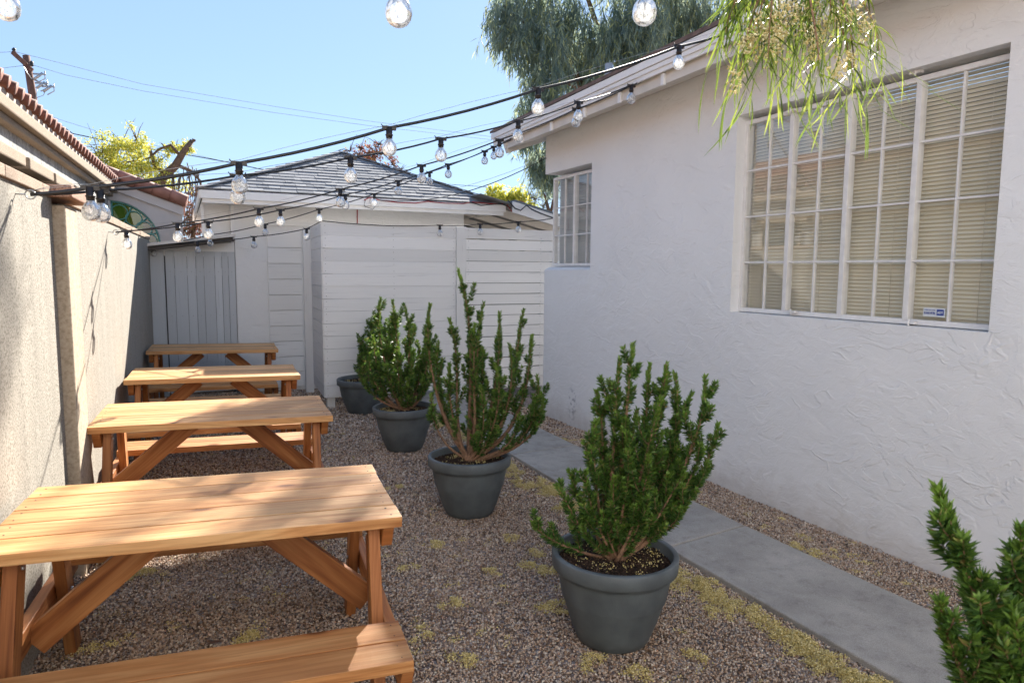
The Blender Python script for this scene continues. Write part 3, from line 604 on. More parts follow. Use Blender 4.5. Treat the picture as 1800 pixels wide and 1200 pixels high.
# ================================================================ GATE, LEAN-TO
GY = 9.55
root = thing('wooden_gate', 'pale grey gate of vertical boards at the end of the yard', 'gate', (0.2, GY, 0))
b = MB(); xb = [-0.165, -0.065, 0.075, 0.175, 0.265, 0.39, 0.475, 0.55, 0.632]
for x0, x1 in zip(xb[:-1], xb[1:]):
    b.box(x0+.0016, x1-.0016, GY, GY+.022, 0.03, 1.80)
    for zn in (.40, 1.0, 1.55): b.tube([((x0+x1)/2, GY+.002, zn), ((x0+x1)/2, GY-.0015, zn)], .005, 6, mi=1)
W_(b, 'board_panel', [M['gate'], M['nail']], 0.002)
b = MB(); b.box(-0.335, -0.178, GY-.01, GY+.07, -0.05, 1.80); W_(b, 'post', M['gate'], 0.003)
for z in (0.35, 1.5):
    b = MB(); b.box(-0.16, 0.63, GY+.024, GY+.06, z, z+.09); W_(b, 'rail', M['gate'])
root = thing('lean_to_roof', 'low sloping shed roof with dark underside above the grey gate', 'shed roof', (0.2, GY, 1.9))
b = MB(); b.prism([(-0.42, GY-.28, 1.835), (0.63, GY-.28, 1.985), (0.63, GY-.28, 2.02), (-0.42, GY-.28, 1.87)], (0, 2.3, 0)); W_(b, 'roof_sheet', M['white_warm'])
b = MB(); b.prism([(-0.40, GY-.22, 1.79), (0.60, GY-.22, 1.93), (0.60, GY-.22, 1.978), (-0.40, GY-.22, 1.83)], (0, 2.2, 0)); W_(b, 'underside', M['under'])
b = MB(); b.prism([(-0.33, GY+.026, 1.74), (0.632, GY+.026, 1.74), (0.632, GY+.026, 1.93), (-0.33, GY+.026, 1.80)], (0, .02, 0)); W_(b, 'gable_board', M['boards'])
b = MB(); b.box(-0.40, 0.62, 11.70, 11.75, -.1, 1.80); b.box(0.575, 0.60, GY+.1, 11.69, -.1, 1.78); W_(b, 'light_block_wall', M['under'])  # added dark walls that keep bright daylight out of the gate's gaps

# ================================================================ GARAGE
GA = 9.60
root = thing('garage', 'white stucco garage with grey shingled hip roof behind the board fence', 'garage', (2.2, GA, 0))
b = MB(); b.box(0.64, 3.775, GA, GA+.2, -0.2, 2.60); b.box(0.64, 0.84, GA+.201, 13.5, -0.2, 2.60); b.box(3.575, 3.775, GA+.201, 13.5, -0.2, 2.6); W_(b, 'wall', M['stucco_garage'])
E0 = (0.236, 9.15); E1 = (4.25, 9.15); APX = Vector((2.34, 11.15, 3.40)); BK = 13.8; EZ = 2.53
apx2 = Vector((2.34, 12.2, 3.40))
c00 = Vector((E0[0], E0[1], EZ)); c10 = Vector((E1[0], E1[1], EZ)); c01 = Vector((E0[0], BK, EZ)); c11 = Vector((E1[0], BK, EZ))
b = MB(); b.add([c00, c10, APX, apx2, c01, c11], [(0, 1, 2), (1, 5, 3, 2), (4, 0, 2, 3), (5, 4, 3)]); W_(b, 'roof_deck', M['shingle'])
# shingle courses on the front, left and right hips
b = MB()
def courses(a, c, top_a, top_c, nrow, wtab, lift=0.012):
    a = Vector(a); c = Vector(c); top_a = Vector(top_a); top_c = Vector(top_c)
    nr = ((c-a).cross(top_a-a)).normalized()
    if nr.z < 0: nr = -nr
    for r in range(nrow):
        t0 = r/nrow; t1 = min(1, (r+1.12)/nrow); l0 = a.lerp(top_a, t0); r0 = c.lerp(top_c, t0); l1 = a.lerp(top_a, t1); r1 = c.lerp(top_c, t1)
        W = (r0-l0).length; x = -random.uniform(0, wtab)
        while x < W:
            w2 = wtab*random.choice((0.45, 0.7, 1.0, 1.3)); s0 = max(0, x)/W; s1 = min(W, x+w2-.004)/W
            if s1 > s0+0.002:
                th = random.choice((0.0, 0.003, 0.006))
                dd = (r0-l0).normalized(); W1 = max((r1-l1).length, 1e-4); ofs = (l1-l0).dot(dd)
                def up_(s): return l1+dd*min(max(s*W-ofs, 0), W1)
                p = [l0.lerp(r0, s0), l0.lerp(r0, s1), up_(s1), up_(s0)]
                vs = [p[0]+nr*.002, p[1]+nr*.002, p[1]+nr*(lift+th), p[0]+nr*(lift+th), p[2]+nr*.003, p[3]+nr*.003]
                b.add(vs, [(0, 1, 2, 3), (3, 2, 4, 5), (0, 3, 5), (1, 4, 2)])
            x += w2
courses(c00, c10, APX, APX, 16, 0.20); courses(c01, c00, apx2, APX, 16, 0.25); courses(c10, c11, APX, apx2, 16, 0.25)
for A_, B_ in ((c00, APX), (c10, APX)):   # hip caps
    nn = 14
    for k in range(nn):
        p = A_.lerp(B_, k/nn); q_ = A_.lerp(B_, min(1, (k+1.15)/nn)); b.beam(p+Vector((0, 0, .022)), q_+Vector((0, 0, .012)), 0.15, 0.012, (0, 0, 1))
W_(b, 'shingles', M['shingle'])
b = MB()
b.box(E0[0]+.01, E1[0]-.01, E0[1]-.005, E0[1]+.02, 2.42, 2.52); b.box(E0[0]+.03, E1[0]-.03, E0[1]+.0225, E0[1]+.045, 2.37, 2.50)
b.box(E0[0]-.005, E0[0]+.02, E0[1]+.022, BK, 2.42, 2.52); b.box(E1[0]-.02, E1[0]+.005, E0[1]+.022, BK, 2.42, 2.52)
W_(b, 'fascia', M['white'], 0.004)
b = MB(); b.box(E0[0]+.03, E1[0]-.03, E0[1]+.047, GA-.002, 2.40, 2.412); b.box(E0[0]+.03, 0.638, GA+.0, BK, 2.40, 2.412); W_(b, 'soffit', M['white'])
b = MB(); 
for k in range(6): 
    z = 2.02+.07*k; b.prism([(0.30, GA+.1, z-.06), (0.62, GA+.1, z+.03), (0.62, GA+.085, z+.10), (0.30, GA+.085, z+.01)], (0, .012, 0))
W_(b, 'lap_siding', M['white'])
b = MB(); b.box(0.60, 0.638, GA-.03, GA+.08, 1.95, 2.395); W_(b, 'corner_trim', M['white'], 0.003)
b = MB(); b.box(0.262, 0.30, GA+.05, GA+.11, 1.93, 2.395); W_(b, 'corner_trim', M['white'], 0.003)
# horizontal wide boards set on the garage wall beside the gate
b = MB(); z = 0.02
while z < 2.06: b.box(1.03, 1.455, GA-.028, GA-.002, z+.004, min(z+.205, 2.15)-.004); z += .205
b.box(1.03, 3.0, GA-.03, GA-.0025, 2.152, 2.175); W_(b, 'wide_board_siding', M['boards'], 0.002)
b = MB(); b.box(AY(540, 500, 9.35).x-.055, AY(540, 500, 9.35).x+.045, 9.26, 9.32, -.05, 2.11); W_(b, 'board_post', M['boards'], 0.003)
b = MB(); b.tube([AY(628, 352, 9.57), AY(628, 397, 9.57)], 0.007, 6); W_(b, 'red_wire', M['red'])
b = MB(); pts = [(640, 352), (650, 347), (668, 352), (700, 356), (730, 357), (752, 354), (780, 357), (815, 358), (830, 355), (862, 358), (890, 358)]
b.tube([AY(x, y, 9.13) for x, y in pts], 0.006, 6); b.tube([AY(x, y, 9.12) for x, y in ((890, 358), (900, 372), (910, 366), (914, 352), (922, 356))], 0.006, 6)
W_(b, 'red_cable_run', M['red'])
b = MB(); b.tube([AY(x, y, 9.12) for x, y in ((826, 355), (845, 361), (880, 358), (893, 363), (902, 368), (900, 360), (885, 358))], 0.006, 6); W_(b, 'black_cable_loop', M['black'])
b = MB(); b.tube([AY(x, y, 9.11) for x, y in ((642, 352), (640, 362), (655, 368), (660, 362))], 0.004, 6); W_(b, 'black_cable_loop', M['black'])
b = MB(); p = AY(656, 350, 9.10); b.box(p.x-.03, p.x+.03, 9.09, 9.14, p.z-.06, p.z+.01); 
b.tube([p+Vector((.03, 0, 0)), p+Vector((0, -.03, -.12)), p+Vector((-.03, 0, -.02))], 0.006, 6); W_(b, 'junction_box', M['white'], .004)

# carport roof running off to the right of the garage
root = thing('carport', 'open carport roof with pale rafters to the right of the garage', 'carport', (5, 10, 2.2))
a0 = AY(905, 352, 9.0); a1 = AY(985, 378, 9.0)
dz = (a1.z-a0.z)/(a1.x-a0.x); x0c, x1c = 3.78, 7.0
def cz(x): return a0.z+dz*(x-a0.x)
b = MB(); b.prism([(4.30, 8.95, cz(4.30)), (x1c, 8.95, cz(x1c)), (x1c, 8.95, cz(x1c)-.035), (4.30, 8.95, cz(4.30)-.035)], (0, 5, 0)); b.prism([(x0c, 9.8, cz(x0c)-.03), (4.29, 9.8, cz(4.29)-.03), (4.29, 9.8, cz(4.29)-.05), (x0c, 9.8, cz(x0c)-.05)], (0, 4, 0))
W_(b, 'roof_sheet', [simple('dark_sheet', (0.14, 0.16, 0.17), 0.7)])
b = MB(); b.prism([(4.26, 8.93, cz(4.26)-.037), (x1c, 8.93, cz(x1c)-.037), (x1c, 8.93, cz(x1c)-.19), (4.26, 8.93, cz(4.26)-.19)], (0, .04, 0)); W_(b, 'fascia', M['white'])
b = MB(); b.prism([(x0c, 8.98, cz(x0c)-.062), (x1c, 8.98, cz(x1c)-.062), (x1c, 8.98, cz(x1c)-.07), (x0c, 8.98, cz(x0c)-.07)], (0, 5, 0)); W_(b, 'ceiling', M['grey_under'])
for k, yy in enumerate((9.5, 10.3, 11.2, 12.2, 13.2)):
    b = MB(); b.beam((x0c, yy, cz(x0c)-.135), (x1c, yy, cz(x1c)-.135), .055, .11); W_(b, 'rafter', M['white_warm'])
b = MB(); b.box(x0c, x1c, 13.3, 13.35, -.2, cz(x1c)+.1); b.box(x1c-.05, x1c, 9.2, 13.29, -.2, cz(x1c)-.2); W_(b, 'light_block_wall', M['grey_under'])  # added walls blocking the light that would show between the fence boards
b = MB(); b.box(6.8, 6.92, 9.0, 9.12, -.2, cz(6.86)-.2); W_(b, 'post', M['white'])

# ================================================================ BOARD FENCE
FY = 8.15
root = thing('board_fence', 'white fence of horizontal painted boards beside the garage', 'fence', (3, FY, 0))
def boards(x0, x1, y, ztop, n, hgt, gap, jit=0.0):
    mb = MB(); z = ztop
    for k in range(n):
        g = gap*random.uniform(.4, 1.6)
        sg = random.uniform(-.003, .003)
        mb.beam((x0, y+random.uniform(0, .004), z-hgt/2+sg), (x1, y+random.uniform(0, .004), z-hgt/2-sg), .02, hgt-g)
        for xn in (x0+.03, (x0+x1)/2+.02, x1-.03):
            for zn in (-.04, .04): mb.tube([(xn+random.uniform(-.006, .006), y-.007, z-hgt/2+zn), (xn, y-.0115, z-hgt/2+zn)], .0042, 6, mi=1)
        z -= hgt
    return mb, z
FX0 = 1.473
b, z = boards(FX0, 3.095, FY, 2.118, 14, 0.1445, .004); W_(b, 'board_panel', [M['boards'], M['nail']], .0015)
b, z = boards(3.235, 5.3, FY+.004, 2.118, 15, 0.1375, .008); W_(b, 'board_panel', [M['boards'], M['nail']], .0015)
b = MB()
for k in range(14):
    z = 2.118-.1445*k; b.beam((FX0-.002, FY+.014, z-.0722), (1.535, 9.245, z-.0722), .02, .14)
W_(b, 'board_panel', M['boards'], .0015)
b = MB(); b.box(3.10, 3.23, FY-.024, FY+.05, -.1, 2.125); W_(b, 'post', M['boards'], .003)
b = MB(); b.box(1.50, 1.59, FY+.03, FY+.12, -.1, 2.10); W_(b, 'post', M['boards'], .003)
b = MB(); b.box(4.35, 4.44, FY+.03, FY+.12, -.2, 2.10); W_(b, 'post', M['boards'], .003)

# ================================================================ WHITE HOUSE (right)
root = thing('stucco_house', 'white trowelled stucco house along the right side with two steel framed windows', 'house', (HX, 4, 0))
HT = 3.12; T_ = 0.20; YN, YF = -3.15, 7.02
w1 = (2.16, 4.03, 1.295, 2.735); w2 = (6.04, YF, 1.60, 2.665)
b = MB()
def wallp(y0, y1, z0, z1): b.box(HX, HX+T_, y0, y1, z0, z1)
wallp(YN, w1[0], -.3, HT); wallp(w1[1], w2[0], -.3, HT)
wallp(w1[0], w1[1], -.3, w1[2]); wallp(w1[0], w1[1], w1[3], HT)
wallp(w2[0], YF, -.3, w2[2]); wallp(w2[0], YF, w2[3], HT)
b.box(HX+T_+.001, 9, YF-.2, YF, -.3, HT-.1); b.box(HX+T_+.001, 9, YN, YN+.2, -.3, HT)
b.prism([(HX+.25, YF, HT-.098), (9, YF, HT-.098), (9, YF, 4.9)], (0, -.2, 0))
W_(b, 'wall', M['stucco'])
SL = 0.36; ex = 3.30; ez = 3.155; RY = 7.50
b = MB(); b.prism([(ex-.03, YN, ez), (9, YN, ez+SL*(9-ex)), (9, YN, ez+SL*(9-ex)+.03), (ex-.03, YN, ez+.03)], (0, RY-YN, 0)); W_(b, 'roof', simple('brown_shingle', (0.16, 0.11, 0.09), .9, var=.3, scale=14, bump=.01, bscale=30))
b = MB(); b.box(ex-.022, ex+.0, YN, RY-.01, ez-.062, ez-.004); b.box(ex, ex+.02, YN, RY-.03, ez-.135, ez-.004); b.box(ex-.012, ex-.0005, YN, RY-.05, ez-.1, ez-.0645)
W_(b, 'fascia', M['white'], .003)
zb = 2.945
b = MB(); b.prism([(ex+.056, YN, zb), (HX-.001, YN, zb+.13), (HX-.001, YN, zb+.142), (ex+.056, YN, zb+.012)], (0, 7.19-YN, 0))
b.box(ex+.045, ex+.055, YN, 7.19, zb, ez-.02)
W_(b, 'soffit', M['white_warm'])
for px in (917, 969, 1027, 1089, 1165, 1268, 1420):
    yy = AX(px, 470+(180-470)*(px-317)/(1089-317), ex+.03).y
    b = MB(); b.box(ex+.021, ex+.0445, yy-.018, yy+.018, zb-.012, ez-.137); W_(b, 'rafter_tail', M['white'], .002)
yy = 7.22; b = MB(); b.beam((ex+.024, yy, ez-.165), (ex+2.4, yy, ez-.165+SL*2.35), .045, .20); W_(b, 'barge_rafter', M['white_warm'], .003)
p = AX(1070, 128, 4.6); b = MB(); b.tube([(4.6, p.y, ez+SL*(4.6-ex)-.1), (4.6, p.y, p.z+.1)], .045, 14); W_(b, 'vent_pipe', simple('grey_pipe', (.35, .36, .38), .5))
b = MB(); b.box(5.4, 5.45, YN+.3, YF-.3, 0, 3.0); W_(b, 'dark_room_plane', M['room'])  # added plane; the unlit room's shade is put into its dark colour
# big window -------------------------------------------------------
def window(y0, y1, z0, z1, xw, mull, cols, rows, blind_mat, pitch, bars=0.0125, sill=True):
    mb = MB(); fr = .030
    mb.box(xw-.02, xw+.03, y0, y1, z1-fr, z1); mb.box(xw-.02, xw+.03, y0, y1, z0, z0+fr)
    mb.box(xw-.02, xw+.03, y1-fr, y1, z0+fr, z1-fr); mb.box(xw-.02, xw+.03, y0, y0+fr, z0+fr, z1-fr)
    ed = [y1-fr]+[m_ for m_ in mull]+[y0+fr]
    for m_ in mull: mb.box(xw-.026, xw+.026, m_-.017, m_+.017, z0+fr, z1-fr)
    H = z1-z0-2*fr
    for a_, c_ in zip(ed[:-1], ed[1:]):
        for k in range(1, cols):
            y = a_+(c_-a_)*k/cols; mb.box(xw-.012, xw+.012, y-bars/2, y+bars/2, z0+fr, z1-fr)
    for k in range(1, rows):
        z = z0+fr+H*k/rows; mb.box(xw-.0125, xw+.0125, y0+fr, y1-fr, z-bars/2, z+bars/2)
    f = W_(mb, 'window', M['sash'], .002)
    def sub(mb2, nm, m_): mb2.v = [tuple(Vector(p)-root.location) for p in mb2.v]; return mb2.build(nm, m_, f)
    g = MB(); g.box(xw-.0018, xw+.0018, y0+fr, y1-fr, z0+fr, z1-fr); sub(g, 'glass_pane', M['glass'])
    bl = MB(); z = z0+.02
    while z < z1-.02:
        bl.add([(xw+.052, y0+.01, z), (xw+.052, y1-.01, z), (xw+.064, y1-.01, z+pitch*.5), (xw+.064, y0+.01, z+pitch*.5), (xw+.070, y1-.01, z+pitch*1.08), (xw+.070, y0+.01, z+pitch*1.08)], [(0, 1, 2, 3), (3, 2, 4, 5)]); z += pitch
    for y in [y0+.15+k*(y1-y0-.3)/3 for k in range(4)]: bl.tube([(xw+.048, y, z0+.02), (xw+.048, y, z1-.02)], .0012, 4)
    sub(bl, 'blind', blind_mat)
    return f, sub
XW = HX+.10
my = [AX(px, 300, XW).y for px in (1393, 1493, 1612)]
f, sub = window(w1[0], w1[1], w1[2]+.005, w1[3]-.03, XW, my, 2, 4, M['blind'], 0.0235)
for px, py in ((1393, 195), (1612, 128), (1393, 548), (1600, 567)):
    p = AX(px, py, XW-.035); b = MB(); b.box(p.x-.02, p.x+.01, p.y-.035, p.y+.035, p.z-.006, p.z+.008); b.tube([(p.x-.018, p.y, p.z-.02), (p.x-.018, p.y, p.z+.02)], .007, 8); sub(b, 'hinge', M['sash'])
# security sticker on the glass: white plate, blue square, lettering
p0 = AX(1624, 541, XW-.004); p1 = AX(1661, 557, XW-.004)
b = MB(); b.box(XW-.0065, XW-.004, p1.y, p0.y, p1.z-.002, p0.z+.002); st = sub(b, 'security_sticker', M['paper'])
wS = p0.y-p1.y; hS = p0.z-p1.z
b = MB(); b.box(XW-.0080, XW-.0068, p1.y+wS*.05, p1.y+wS*.37, p1.z+hS*.14, p0.z-hS*.10); sub(b, 'sticker_emblem', M['blue'])
def text(s, y, z, size, m_, nm, yw=None, bold=False):
    cu = bpy.data.curves.new(nm, 'FONT'); cu.body = s; cu.size = size; cu.extrude = .0004; cu.align_x = 'LEFT'
    if bold: cu.offset = size*.03
    tmp = bpy.data.objects.new(nm, cu); COL.objects.link(tmp)
    bpy.context.view_layer.update(); me = bpy.data.meshes.new_from_object(tmp); COL.objects.unlink(tmp); bpy.data.objects.remove(tmp)
    o = bpy.data.objects.new(nm, me); COL.objects.link(o); me.materials.append(m_)
    xs_ = [v.co.x for v in me.vertices]; w_ = max(xs_)-min(xs_); sx = (yw/w_) if yw else 1
    # text reads from camera side: +x of text -> -y world ; up -> +z ; facing -x
    for v in me.vertices: v.co = Vector((XW-.0086-v.co.z, y-(v.co.x-min(xs_))*sx, z+v.co.y))-root.location
    o.parent = f; return o
text('secured by', p1.y+wS*.95, p1.z+hS*.34, hS*.36, M['blue'], 'sticker_text', wS*.52, True)
text('1-800-369-4986', p1.y+wS*.95, p1.z+hS*.70, hS*.20, M['blue'], 'sticker_text', wS*.52)
text('ADT', p1.y+wS*.345, p1.z+hS*.36, hS*.42, M['paper'], 'sticker_text', wS*.27, True)
b = MB(); b.box(XW-.0080, XW-.0068, p1.y+wS*.42, p1.y+wS*.95, p1.z+hS*.22, p1.z+hS*.26); sub(b, 'sticker_underline', M['blue'])
# corner window
window(w2[0]+.0, w2[1]-.005, w2[2]+.045, w2[3]-.035, HX+.12, [AX(1012, 400, HX+.12).y], 2, 3, M['blind_w'], .03)
b = MB(); b.prism([(HX+.001, w2[0], w2[2]+.001), (HX+.18, w2[0], w2[2]+.001), (HX+.18, w2[0], w2[2]+.045), (HX+.06, w2[0], w2[2]+.03)], (0, w2[1]-w2[0]-.004, 0))
b.prism([(HX+.004, w1[0]+.002, w1[2]-.0), (HX+.08, w1[0]+.002, w1[2]), (HX+.08, w1[0]+.002, w1[2]+.004), (HX+.004, w1[0]+.002, w1[2]-.012)], (0, w1[1]-w1[0]-.004, 0)) if False else None
W_(b, 'window_sill', M['stucco'])

# added house behind the camera, unseen, bouncing sunlight into the shaded walls
HB = -3.2
root = thing('added_bounce_house', 'tall plain white stucco house added out of view to bounce sunlight', 'house', (0, HB, 0))
b = MB(); b.box(-9, 1.0, HB-.3, HB, -.2, 6.2); b.box(2.0, 3.72, HB-.3, HB, -.2, 6.2); b.box(1.0, 2.0, HB-.3, HB, 2.1, 6.2); W_(b, 'wall', M['stucco'])
b = MB(); b.box(1.0, 2.0, HB-.25, HB-.2, 0, 2.1); W_(b, 'door', M['boards'])
b = MB(); b.box(-9.2, 3.72, HB-.7, HB+.3, 6.205, 6.35); W_(b, 'roof', M['terracotta'])

# the eave of the white house climbs a little towards the street
for ch in bpy.data.objects['stucco_house'].children:
    if ch.type == 'MESH' and ch.name.split('.')[0] in ('wall', 'roof', 'fascia', 'soffit', 'rafter_tail'):
        for v in ch.data.vertices:
            if v.co.z > 2.85: v.co.z += 0.019*(7.2-(v.co.y+4))
# ================================================================ PICNIC TABLES
TL, TWd, TH_ = 1.30, 0.72, 0.72
def make_table():
    r = thing('picnic_table', 'x', 'picnic table')
    nP = 5; pw = TWd/nP
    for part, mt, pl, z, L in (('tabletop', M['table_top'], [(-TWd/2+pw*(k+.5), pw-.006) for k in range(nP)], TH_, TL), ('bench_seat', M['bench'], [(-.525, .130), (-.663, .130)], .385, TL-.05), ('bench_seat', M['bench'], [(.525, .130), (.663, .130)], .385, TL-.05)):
        mb = MB()
        for y, wd in pl:
            mb.beam((-L/2+random.uniform(-.004, .004), y, z-.019), (L/2+random.uniform(-.004, .004), y, z-.019+random.uniform(-.001, .001)), wd, .038)
        sc_ = mb
        for sx in (-1, 1):
            for y, wd in pl:
                for dy in (-.036, .036):
                    x = sx*(L/2-.035+random.uniform(-.008, .008)); sc_.lathe([(0.0, z+.0012), (.004, z+.0010), (.0045, z-.002)], (x, y+dy, 0), 8, mi=1, smooth=False)
        o = mb.build(part, [mt, M['screw']], r, .0025)
    for sx in (-1, 1):
        x = sx*(TL/2-.085)
        for sy in (-1, 1):
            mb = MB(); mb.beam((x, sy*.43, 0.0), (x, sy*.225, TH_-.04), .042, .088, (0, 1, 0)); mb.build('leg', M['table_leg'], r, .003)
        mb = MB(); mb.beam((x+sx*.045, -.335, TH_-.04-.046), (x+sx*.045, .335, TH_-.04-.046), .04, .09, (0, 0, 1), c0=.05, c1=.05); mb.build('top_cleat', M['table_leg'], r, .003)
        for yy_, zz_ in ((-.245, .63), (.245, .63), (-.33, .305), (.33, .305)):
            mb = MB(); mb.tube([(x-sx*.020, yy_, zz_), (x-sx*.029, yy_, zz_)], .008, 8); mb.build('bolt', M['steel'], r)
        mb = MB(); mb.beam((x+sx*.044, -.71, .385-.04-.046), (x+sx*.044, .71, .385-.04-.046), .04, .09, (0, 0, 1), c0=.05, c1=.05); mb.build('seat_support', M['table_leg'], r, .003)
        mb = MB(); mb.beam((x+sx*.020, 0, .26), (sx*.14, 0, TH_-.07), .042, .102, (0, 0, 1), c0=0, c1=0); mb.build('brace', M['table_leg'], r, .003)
    return r
tab = [((697, 915), (635, 821), 0), ((578, 733), (553, 697), 0), ((521, 660), (506, 645), 0), ((483, 615), (478, 604), 0)]
labels = ['nearest picnic table, its lit top filling the lower left', 'picnic table second from the camera, its whole top lit', 'picnic table third from the camera, top half lit and half shaded', 'farthest picnic table, fully in shade by the grey gate']
fr = [(0.672, 2.36), (0.790, 4.23), (0.858, 5.97), (0.93, 8.02)]
rots = [-.095, -.06, -.055, -.05]
t0 = make_table()
for i in range(4):
    t = t0 if i == 0 else copy_tree(t0)
    a = rots[i]; fx, fy = fr[i]
    cx_ = fx-math.cos(a)*TL/2-math.sin(a)*TWd/2; cy_ = fy-math.sin(a)*TL/2+math.cos(a)*TWd/2
    if i == 3: cx_ += .0
    t.location = (cx_, cy_, gz(cx_)+.006); t.rotation_euler = (0, math.atan(TILT), a)
    t['label'] = labels[i]; t['group'] = 'wooden picnic tables in a row'

# ================================================================ POTS AND SHRUBS
def pot_mesh(r):
    mb = MB(); H = .395
    prof = [(0.0, .004), (.135, .004), (.15, 0.0), (.158, .006), (.178, .05), (.205, .13), (.232, .22), (.248, .30), (.252, .325), (.272, .328), (.276, .334), (.279, H-.006), (.274, H), (.256, H), (.253, H-.006), (.248, .30), (.23, .2)]
    mb.lathe(prof, (0, 0, 0), 56); return mb
P_POS = [(1.684, 2.474), (1.70, 4.22), (1.784, 6.01), (1.815, 7.77), (1.60, 0.66)]
P_LAB = ['slate grey plant pot nearest the camera beside the path', 'slate grey plant pot second in the row, under the open tall shrub', 'slate grey plant pot third in the row, beside the second table end', 'slate grey plant pot farthest away against the white fence', 'slate grey plant pot holding the cropped shrub at lower right']
def make_pot():
    r = thing('plant_pot', 'x', 'plant pot', group='slate grey plant pots')
    pot_mesh(r).build('pot_body', M['pot'], r)
    n = 4200; rr = np.sqrt(RNG.random(n))*.247; th = RNG.random(n)*6.283
    h = .345+.014*np.exp(-(rr/.1)**2)+RNG.random(n)*.006
    V, F = bits(np.column_stack([rr*np.cos(th), rr*np.sin(th), h]), RNG.uniform(.002, .007, n))
    so_ = np_mesh('soil', V, F, M['soil'], r)
    mb = MB(); mb.lathe([(0, .352), (.1, .349), (.2, .343), (.25, .340)], (0, 0, 0), 40); mb.build('soil_bed', M['soil_base'], so_)
    n = 330; k = RNG.random(22)*6.283; kr = np.sqrt(RNG.random(22))*.2; idx = RNG.integers(0, 22, n)
    V, F = bits(np.column_stack([kr[idx]*np.cos(k[idx])+RNG.normal(size=n)*.02, kr[idx]*np.sin(k[idx])+RNG.normal(size=n)*.02, .360+RNG.random(n)*.006]), RNG.uniform(.002, .0046, n))
    tag(np_mesh('yellow_petals', V, F, M['pollen'], so_), kind='stuff')
    return r
pot0 = make_pot()
for i, (x, y) in enumerate(P_POS):
    p = pot0 if i == 0 else copy_tree(pot0)
    p.location = (x, y, gz(x)+.008); p.rotation_euler = (0, math.atan(TILT)*.6, i*1.3); p['label'] = P_LAB[i]

def bez(pts, n):
    P = [np.array(p, float) for p in pts]; out = []
    for t in np.linspace(0, 1, n):
        Q = P
        while len(Q) > 1: Q = [Q[i]*(1-t)+Q[i+1]*t for i in range(len(Q)-1)]
        out.append(Q[0])
    return np.array(out)
def needles(path, start, per_m, nl, nw, LV, LF, LT, spread=0.9):
    """bottlebrush of needles round a shoot"""
    seg = np.diff(path, axis=0); sl_ = np.linalg.norm(seg, axis=1); L = sl_.sum(); cum = np.concatenate([[0], np.cumsum(sl_)])/L
    n = max(6, int(per_m*L*(1-start))); t = start+(1-start)*RNG.random(n)**0.92
    i = np.clip(np.searchsorted(cum, t)-1, 0, len(seg)-1); f = ((t-cum[i])/(cum[i+1]-cum[i]))[:, None]
    P = path[i]*(1-f)+path[i+1]*f; D = unit(seg[i]); R = RNG.normal(size=(n, 3)); R = unit(R-D*(R*D).sum(1)[:, None])
    tip = np.clip((t-.72)/.28, 0, 1)
    dirs = unit(D*(spread*RNG.uniform(.35, 1.2, n)[:, None]+tip[:, None]*.7)+R)
    V, F = leaves(P, dirs, nl*RNG.uniform(.7, 1.2, n)*(1-.25*tip), np.full(n, nw), .05)
    LV.append(V); LF.append(F); LT.append(np.repeat(tip*RNG.uniform(.2, 1, n)*.75, 4))
def shrub(label, base, tips, nl=.031, nw=.0070, per_m=1150, side=1.0, bare=.28, stems_extra=(), seedv=1, bend=.15, sidelen=.13):
    """base: world point at the soil; tips: [(world tip, bare fraction)]"""
    r = thing('yew_shrub', label, 'shrub', base, group='evergreen shrubs in pots')
    LV, LF, LT = [], [], []; st = MB(); rs = random.Random(seedv)
    for tp, br_ in tips:
        b0 = np.array(base)+np.array([rs.uniform(-.03, .03), rs.uniform(-.03, .03), -.02]); tp = np.array(tp)
        d = tp-b0; L = np.linalg.norm(d); hor = np.array([d[0], d[1], 0])
        m1 = b0+d*.32+hor*(bend*1.5*rs.uniform(.7, 1.2))-np.array([0, 0, bend*L*.45])+np.array([rs.uniform(-1, 1), rs.uniform(-1, 1), 0])*.07*L
        m2 = b0+d*.70+hor*(bend*.9)+np.array([rs.uniform(-1, 1), rs.uniform(-1, 1), rs.uniform(-.5, .5)])*.10*L
        path = bez([b0, m1, m2, tp], 18)
        st.tube([Vector(p)-Vector(base) for p in path], [(.010*L/.6)*(1-t)+.0018 for t in np.linspace(0, 1, 18)], 7)
        needles(path, br_, per_m, nl, nw, LV, LF, LT)
        # side shoots turning upwards
        ns_ = int(side*L*(1-br_)*44)
        for _ in range(ns_):
            t = rs.uniform(br_*.9, .93); k = int(t*17); p = path[k]; dd = unit(path[min(k+1, 17)]-path[k-1])
            a = np.array([rs.gauss(0, 1), rs.gauss(0, 1), rs.gauss(0, .4)]); a = unit(a-dd*(a@dd)); ll = (rs.uniform(.3, 1) if rs.random() < .88 else rs.uniform(1.1, 1.7))*sidelen*(1.15-t*.6)
            q1 = p+(dd*.5+a)*ll*.5; q2 = p+(dd*.7+a*.75+np.array([0, 0, .55]))*ll
            pp = bez([p, q1, q2], 7); needles(pp, .12, per_m*1.05, nl*.95, nw, LV, LF, LT); st.tube([Vector(v)-Vector(base) for v in pp[::2]], [.003, .002, .0015, .001], 5)
    st.build('stems', M['stem'], r)
    off = 0; F2 = []
    for V, F in zip(LV, LF): F2.append(F+off); off += len(V)
    V = np.vstack(LV)-np.array(base); np_mesh('needles', V, np.vstack(F2), M['yew'], r, np.concatenate(LT)); return r
def tips_px(lst, yc, spread):
    out = []
    for e in lst:
        px, py, dd, br_ = e; out.append((tuple(AD(px, py, yc+dd*spread)), br_))
    return out
def depth(p): return (Vector(p)-CAM).dot(FW)
B1 = Vector((1.684, 2.474, .35)); d1 = depth(B1)
